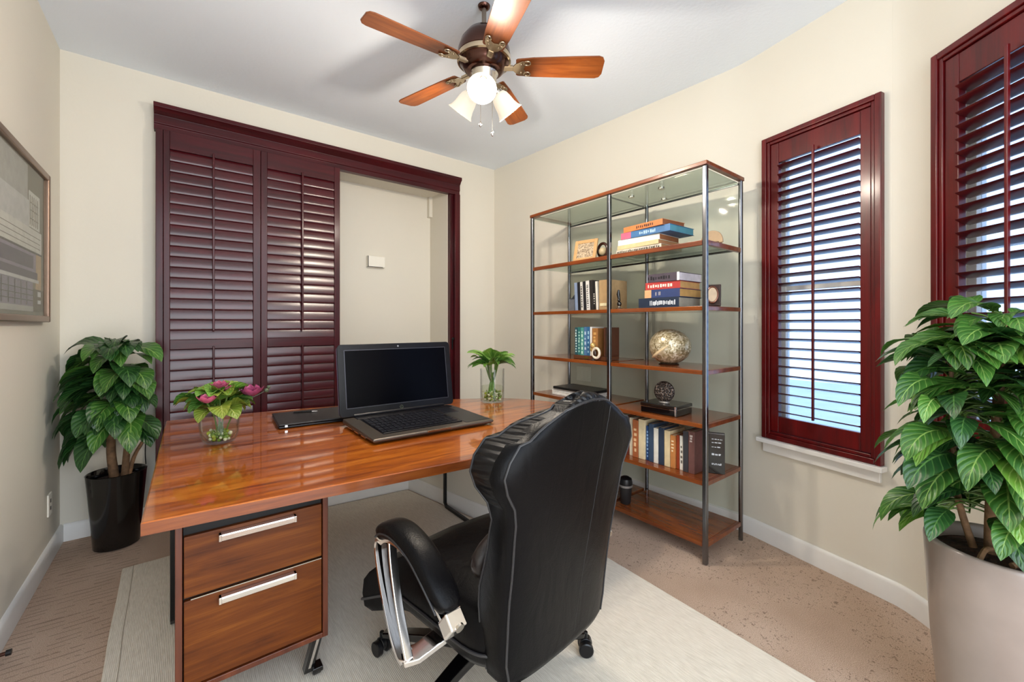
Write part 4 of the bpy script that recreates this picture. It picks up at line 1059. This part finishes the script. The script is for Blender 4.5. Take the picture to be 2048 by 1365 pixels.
# ------------------------------------------------------------------ office chair
def chair():
    t = thing('office_chair', 'black leather executive chair with chrome arms, seen from behind', 'chair', (.845, 1.265, .011), R(6))
    # base
    for i in range(5):
        a = R(-26+72*i); dx, dy = math.cos(a), math.sin(a)
        pts = spline([(dx*.03, dy*.03, .135), (dx*.14, dy*.14, .125), (dx*.31, dy*.31, .098), (dx*.41, dy*.41, .078)], 5)
        side = Vector((-dy, dx, 0)); n_ = len(pts)
        lg = MB().band(pts, [lerp(.062, .034, k/(n_-1)) for k in range(n_)], [lerp(.04, .022, k/(n_-1)) for k in range(n_)], side).build('leg', M['blackgloss'], t, bevel=.006)
        c_ = MB(); cx, cy = dx*.42, dy*.42; cd = R(-26+72*i+70); ux, uy = math.cos(cd), math.sin(cd)
        c_.tube([(cx, cy, .055), (cx, cy, .085)], .009, 12)
        hx, hy = cx-uy*.0, cy+ux*.0
        c_.tube([(hx-ux*.010, hy-uy*.010, .038), (hx+ux*.010, hy+uy*.010, .038)], .024, 20)
        co = c_.build('caster', M['blackplastic'], lg, bevel=.003)
        for s_ in (-1, 1):
            c_.__init__(); 
            c_.tube([(hx+s_*ux*.0105, hy+s_*uy*.0105, .0285), (hx+s_*ux*.013, hy+s_*uy*.013, .0285), (hx+s_*ux*.029, hy+s_*uy*.029, .0285), (hx+s_*ux*.032, hy+s_*uy*.032, .0285)], [.024, .028, .028, .024], 22)
            c_.build('wheel', M['blackplastic'], lg, smooth=35)
    MB().lathe([(.045, .10), (.05, .12), (.045, .155), (.03, .165), (.03, .26), (.022, .27), (.022, .31)], 24, cap=(True, True)).build('gas_lift', M['blackplastic'], t)
    MB().box(-.11, -.20, .30, .11, .06, .345).build('tilt_mechanism', M['blackmetal'], t, bevel=.01)
    # seat cushion: rounded slab with a dropped front roll
    SZ = .345
    L = []
    hw, y0, y1 = .268, -.345, .215
    def sring(z, k):
        out = []
        for j in range(48):
            a = 2*PI*j/48; c, s_ = math.cos(a), math.sin(a); e = .38
            x_ = hw*k*abs(c)**e*(1 if c > 0 else -1)*(1+.62*max(0, min(1, (s_+.1)/.9))**2); y_ = (y0+y1)/2+(y1-y0)/2*k*abs(s_)**e*(1 if s_ > 0 else -1)
            fr = max(0, (y_-.05)/(y1-.05))
            zz = z-.035*fr**2
            out.append((x_, y_, zz+(.018*(1-(x_/hw)**2) if z > SZ+.12 else 0)))
        return out
    for z_, k in ((SZ-.012, .80), (SZ, .93), (SZ+.025, .985), (SZ+.07, 1.0), (SZ+.115, .99), (SZ+.145, .95), (SZ+.158, .87), (SZ+.164, .6), (SZ+.165, .25)): L.append(sring(z_, k))
    MB().loops(L).build('seat', M['leather'], t, smooth=70)
    MB().tube([Vector(q)*1.0 for q in sring(SZ+.05, 1.003)], .0045, 8, True).build('seat_piping', M['piping'], t)
    # backrest
    zb, zt_ = .34, 1.08
    def yr(z): # rear plane
        return lerp(-.385, -.485, ((z-zb)/(zt_-zb))**1.15)
    def thick(z):
        return curve1([(0, .085), (.12, .115), (.30, .135), (.5, .10), (.60, .085), (.74, .135), (.86, .155), (.94, .125), (1, .05)], (z-zb)/(zt_-zb))
    def halfw(z):
        u = (z-zb)/(zt_-zb)
        b_ = curve1([(0, .228), (.08, .240), (.35, .246), (.62, .258), (.8, .322), (1, .332)], u)
        if u > .70: b_ *= (1-((u-.70)/.3)**2.6*.68)
        return b_
    def ring(z, grow=0, rear=0, fw=1.0):
        h = halfw(z)+grow; T = thick(z)*fw; y_ = yr(z); out = []
        for j in range(52):
            a = 2*PI*j/52; c, s_ = math.cos(a), math.sin(a)
            x_ = h*abs(c)**.42*(1 if c > 0 else -1)
            yy_ = (abs(s_)**.5)*(1 if s_ > 0 else -1)
            yy_ = y_+T/2+yy_*T/2+(.028*(x_/h)**2 if yy_ > 0 else .010*(x_/h)**2)
            out.append((x_, yy_, z+(-.022*(x_/max(.05, h))**2 if z > 1.0 else 0)))
        return out
    zs = [zb+(zt_-zb)*q for q in (0, .01, .03, .07, .12, .18, .25, .32, .4, .48, .55, .6, .66, .72, .78, .83, .88, .915, .94, .96, .98, .993, 1.0)]
    cush = MB(); L = []
    for q in zs:
        s_ = ring(q)
        L.append(s_)
    # round the bottom and the top
    def shrink(r_, k, dz):
        cx = sum(p_[0] for p_ in r_)/len(r_); cy = sum(p_[1] for p_ in r_)/len(r_)
        return [(cx+(p_[0]-cx)*k, cy+(p_[1]-cy)*k, p_[2]+dz) for p_ in r_]
    L = [shrink(L[0], .7, -.022), shrink(L[0], .92, -.015)]+L+[shrink(L[-1], .9, .012), shrink(L[-1], .65, .020), shrink(L[-1], .3, .022)]
    cush.loops(L)
    for i, f in enumerate(cush.f):
        c_ = sum((cush.v[k] for k in f), Vector())/len(f)
        cush.mi[i] = 1 if (c_.z > .84 and c_.y > yr(min(c_.z, zt_))+.055) or c_.z > 1.07 else 0
    back = cush.build('backrest', [M['leather'], M['gathered']], t, smooth=70)
    # piping follows the rear outline and the widest side line
    def edge(jl, off, zsel):
        o_ = []
        for r_ in zsel:
            cx = sum(q[0] for q in r_)/len(r_); cy = sum(q[1] for q in r_)/len(r_); q = Vector(r_[jl]); d_ = Vector((q.x-cx, q.y-cy, 0)).normalized()
            o_.append(q+d_*off)
        return o_
    body = L[2:-3]
    jl, jr = 31, 47
    left_, right_ = edge(jl, .001, body), edge(jr, .001, body)
    topr = [Vector(q)+Vector((0, -.001, .001)) for q in body[-1][jl+1:jr]]
    MB().tube(left_+topr+right_[::-1], .0034, 8).build('piping', M['piping'], back)
    for j in (24, 2): MB().tube(edge(j, .0005, L[3:-2]), .0032, 8).build('piping', M['piping'], back)
    sm = [(lerp(.10, .045, k/16)-.02*math.sin(PI*k/16)*0, yr(lerp(zt_-.03, zb+.02, k/16))+.0028, lerp(zt_-.03, zb+.02, k/16)) for k in range(17)]
    MB().tube(sm, .0024, 6).build('seam', M['stitch'], back)
    lum = MB(); lum.ball((0, -.245, .61), (.24, .06, .09), 24, 14); lum.build('lumbar_cushion', M['brown_leather'], t, smooth=70)
    # arms
    for sg in (-1, 1):
        ax = sg*(.352 if sg < 0 else .318)
        arm = bpy.data.objects.new('armrest', None)
        path = spline([(ax, .035, .645), (ax, .0, .672), (ax, -.07, .683), (ax, -.16, .664), (ax, -.235, .622), (ax*.985, -.30, .565)], 5)
        n_ = len(path); L = []
        for i, q in enumerate(path):
            tt = (path[min(i+1, n_-1)]-path[max(i-1, 0)]).normalized(); sd = Vector((1, 0, 0)); nn = sd.cross(tt); nn.normalize()
            if nn.z < 0: nn = -nn
            e = min(i, n_-1-i); k = min(1, .45+.55*math.sqrt(min(1, e/3)))
            hw_, hh = .041*k, .025*k
            L.append([q+sd*hw_*abs(math.cos(b))**.6*(1 if math.cos(b) > 0 else -1)+nn*hh*abs(math.sin(b))**.7*(1 if math.sin(b) > 0 else -1) for b in [2*PI*j/20 for j in range(20)]])
        arm = MB().loops(L).build('armrest', M['leather'], t, smooth=70)
        MB().tube([q+Vector((sg*.041, 0, -.004)) for q in path[2:-1]], .003, 6).build('piping', M['piping'], arm)
        under = [q+Vector((0, 0, -.031)) for q in path]
        und = [Vector((ax, .062, .618))]+under[1:]
        # chrome frame: under the pad, round the front, down to the seat base
        front = spline([(ax, .055, .625), (ax, .062, .585), (ax, .035, .50), (ax, -.01, .41), (ax, -.055, .345), (ax, -.095, .325)], 5)
        MB().band([*under[::-1][:-2], *front], .048, .010).build('arm_frame', M['chrome'], arm, bevel=.003)
        inner_b = spline([(ax, -.0, .640), (ax, -.012, .56), (ax, -.045, .45), (ax, -.085, .36), (ax, -.10, .33)], 5)
        MB().band(inner_b, .026, .010).build('arm_strut', M['chrome'], arm, bevel=.003)
        MB().band([Vector((ax, lerp(a_.y, b_.y, .5), lerp(a_.z, b_.z, .5))) for a_, b_ in zip(front[2:-2], inner_b[1:-1])], .02, .034).build('arm_infill', M['brown_leather'], arm)
        MB().band([(ax, -.075, .322), (ax-sg*.03, -.095, .328), (ax-sg*.10, -.11, .350), (ax-sg*.22, -.11, .365)], .06, .018, Vector((0, 1, 0))).build('arm_bracket', M['chrome'], arm, bevel=.004)
        MB().obox((ax*.985, -.305, .537), (.026, 0, 0), (0, .016, .016), (0, .016, -.020)).build('end_cap', M['chrome'], arm, bevel=.006)
        MB().tube([(ax*.985, -.331, .541), (ax*.985, -.337, .539)], .012, 16).build('bolt', M['nickel'], arm)
chair()

# ------------------------------------------------------------------ outside
gm = plain('pale_ground', '#cfd3d2', .9, vary=.05, vscale=2)
gp = MB(); gp.box(3.2, -6, -.32, 14, 10, -.30); gp.build('ground', gm, smooth=0)
struct(bpy.data.objects['ground'], 'pale ground outside the windows', 'ground')

# ------------------------------------------------------------------ light, world, camera
W_ = bpy.data.worlds.new('World'); S.world = W_; W_.use_nodes = True
nt_ = W_.node_tree; nt_.nodes.clear()
o = nt_.nodes.new('ShaderNodeOutputWorld'); bg = nt_.nodes.new('ShaderNodeBackground')
tc = nt_.nodes.new('ShaderNodeTexCoord'); sx = nt_.nodes.new('ShaderNodeSeparateXYZ'); nt_.links.new(tc.outputs['Generated'], sx.inputs[0])
cr = nt_.nodes.new('ShaderNodeValToRGB'); e = cr.color_ramp.elements
e[0].position = 0; e[0].color = (.86, .90, .95, 1); e[1].position = 1; e[1].color = (.62, .78, 1, 1)
e2 = cr.color_ramp.elements.new(.5); e2.color = (.90, .95, 1, 1)
mp = nt_.nodes.new('ShaderNodeMath'); mp.operation = 'MULTIPLY_ADD'; mp.inputs[1].default_value = .5; mp.inputs[2].default_value = .5
nt_.links.new(sx.outputs[2], mp.inputs[0]); nt_.links.new(mp.outputs[0], cr.inputs[0]); nt_.links.new(cr.outputs[0], bg.inputs[0])
bg.inputs[1].default_value = 2.15
nt_.links.new(bg.outputs[0], o.inputs[0])
def portal(name, loc, d, sx_, sz_):
    l = bpy.data.lights.new(name, 'AREA'); l.shape = 'RECTANGLE'; l.size = sx_; l.size_y = sz_; l.cycles.is_portal = True
    ob = bpy.data.objects.new(name, l); COL.objects.link(ob); ob.location = loc
    ob.rotation_euler = Vector(d).to_track_quat('-Z', 'Y').to_euler(); return ob
c1 = Vector(W1L)+d2*W1/2+Vector((-d2.y, d2.x))*.14; portal('portal_window', (c1.x, c1.y, (Z1a+Z1b)/2), (d2.y, -d2.x, 0), W1, 1.75)
c2 = Vector(W2L)+d3*W2/2+Vector((-d3.y, d3.x))*.14; portal('portal_window', (c2.x, c2.y, (Z2a+Z2b)/2), (d3.y, -d3.x, 0), W2, 1.65)
portal('portal_open_end', (.42, -.96, 1.46), (0, 1, 0), 2.1, 2.94)  # rear end of the room left open, without a wall, to admit sky light

cam = bpy.data.cameras.new('camera'); co = bpy.data.objects.new('camera', cam); COL.objects.link(co)
co.location = (0, 0, 1.3); co.rotation_euler = (R(90), 0, R(-37.94))
cam.sensor_fit = 'HORIZONTAL'; cam.sensor_width = 36; cam.lens = 839/2048*36; cam.shift_y = -32.5/2048; cam.clip_start = .02
S.camera = co
S.view_settings.view_transform = 'Standard'; S.view_settings.look = 'None'; S.view_settings.gamma = 1; S.view_settings.use_curve_mapping = False
S.view_settings.exposure = 1.47
try:
    S.cycles.max_bounces = 10; S.cycles.diffuse_bounces = 5; S.cycles.transparent_max_bounces = 16; S.cycles.caustics_reflective = False; S.cycles.caustics_refractive = False; S.cycles.sample_clamp_indirect = 6
except Exception: pass
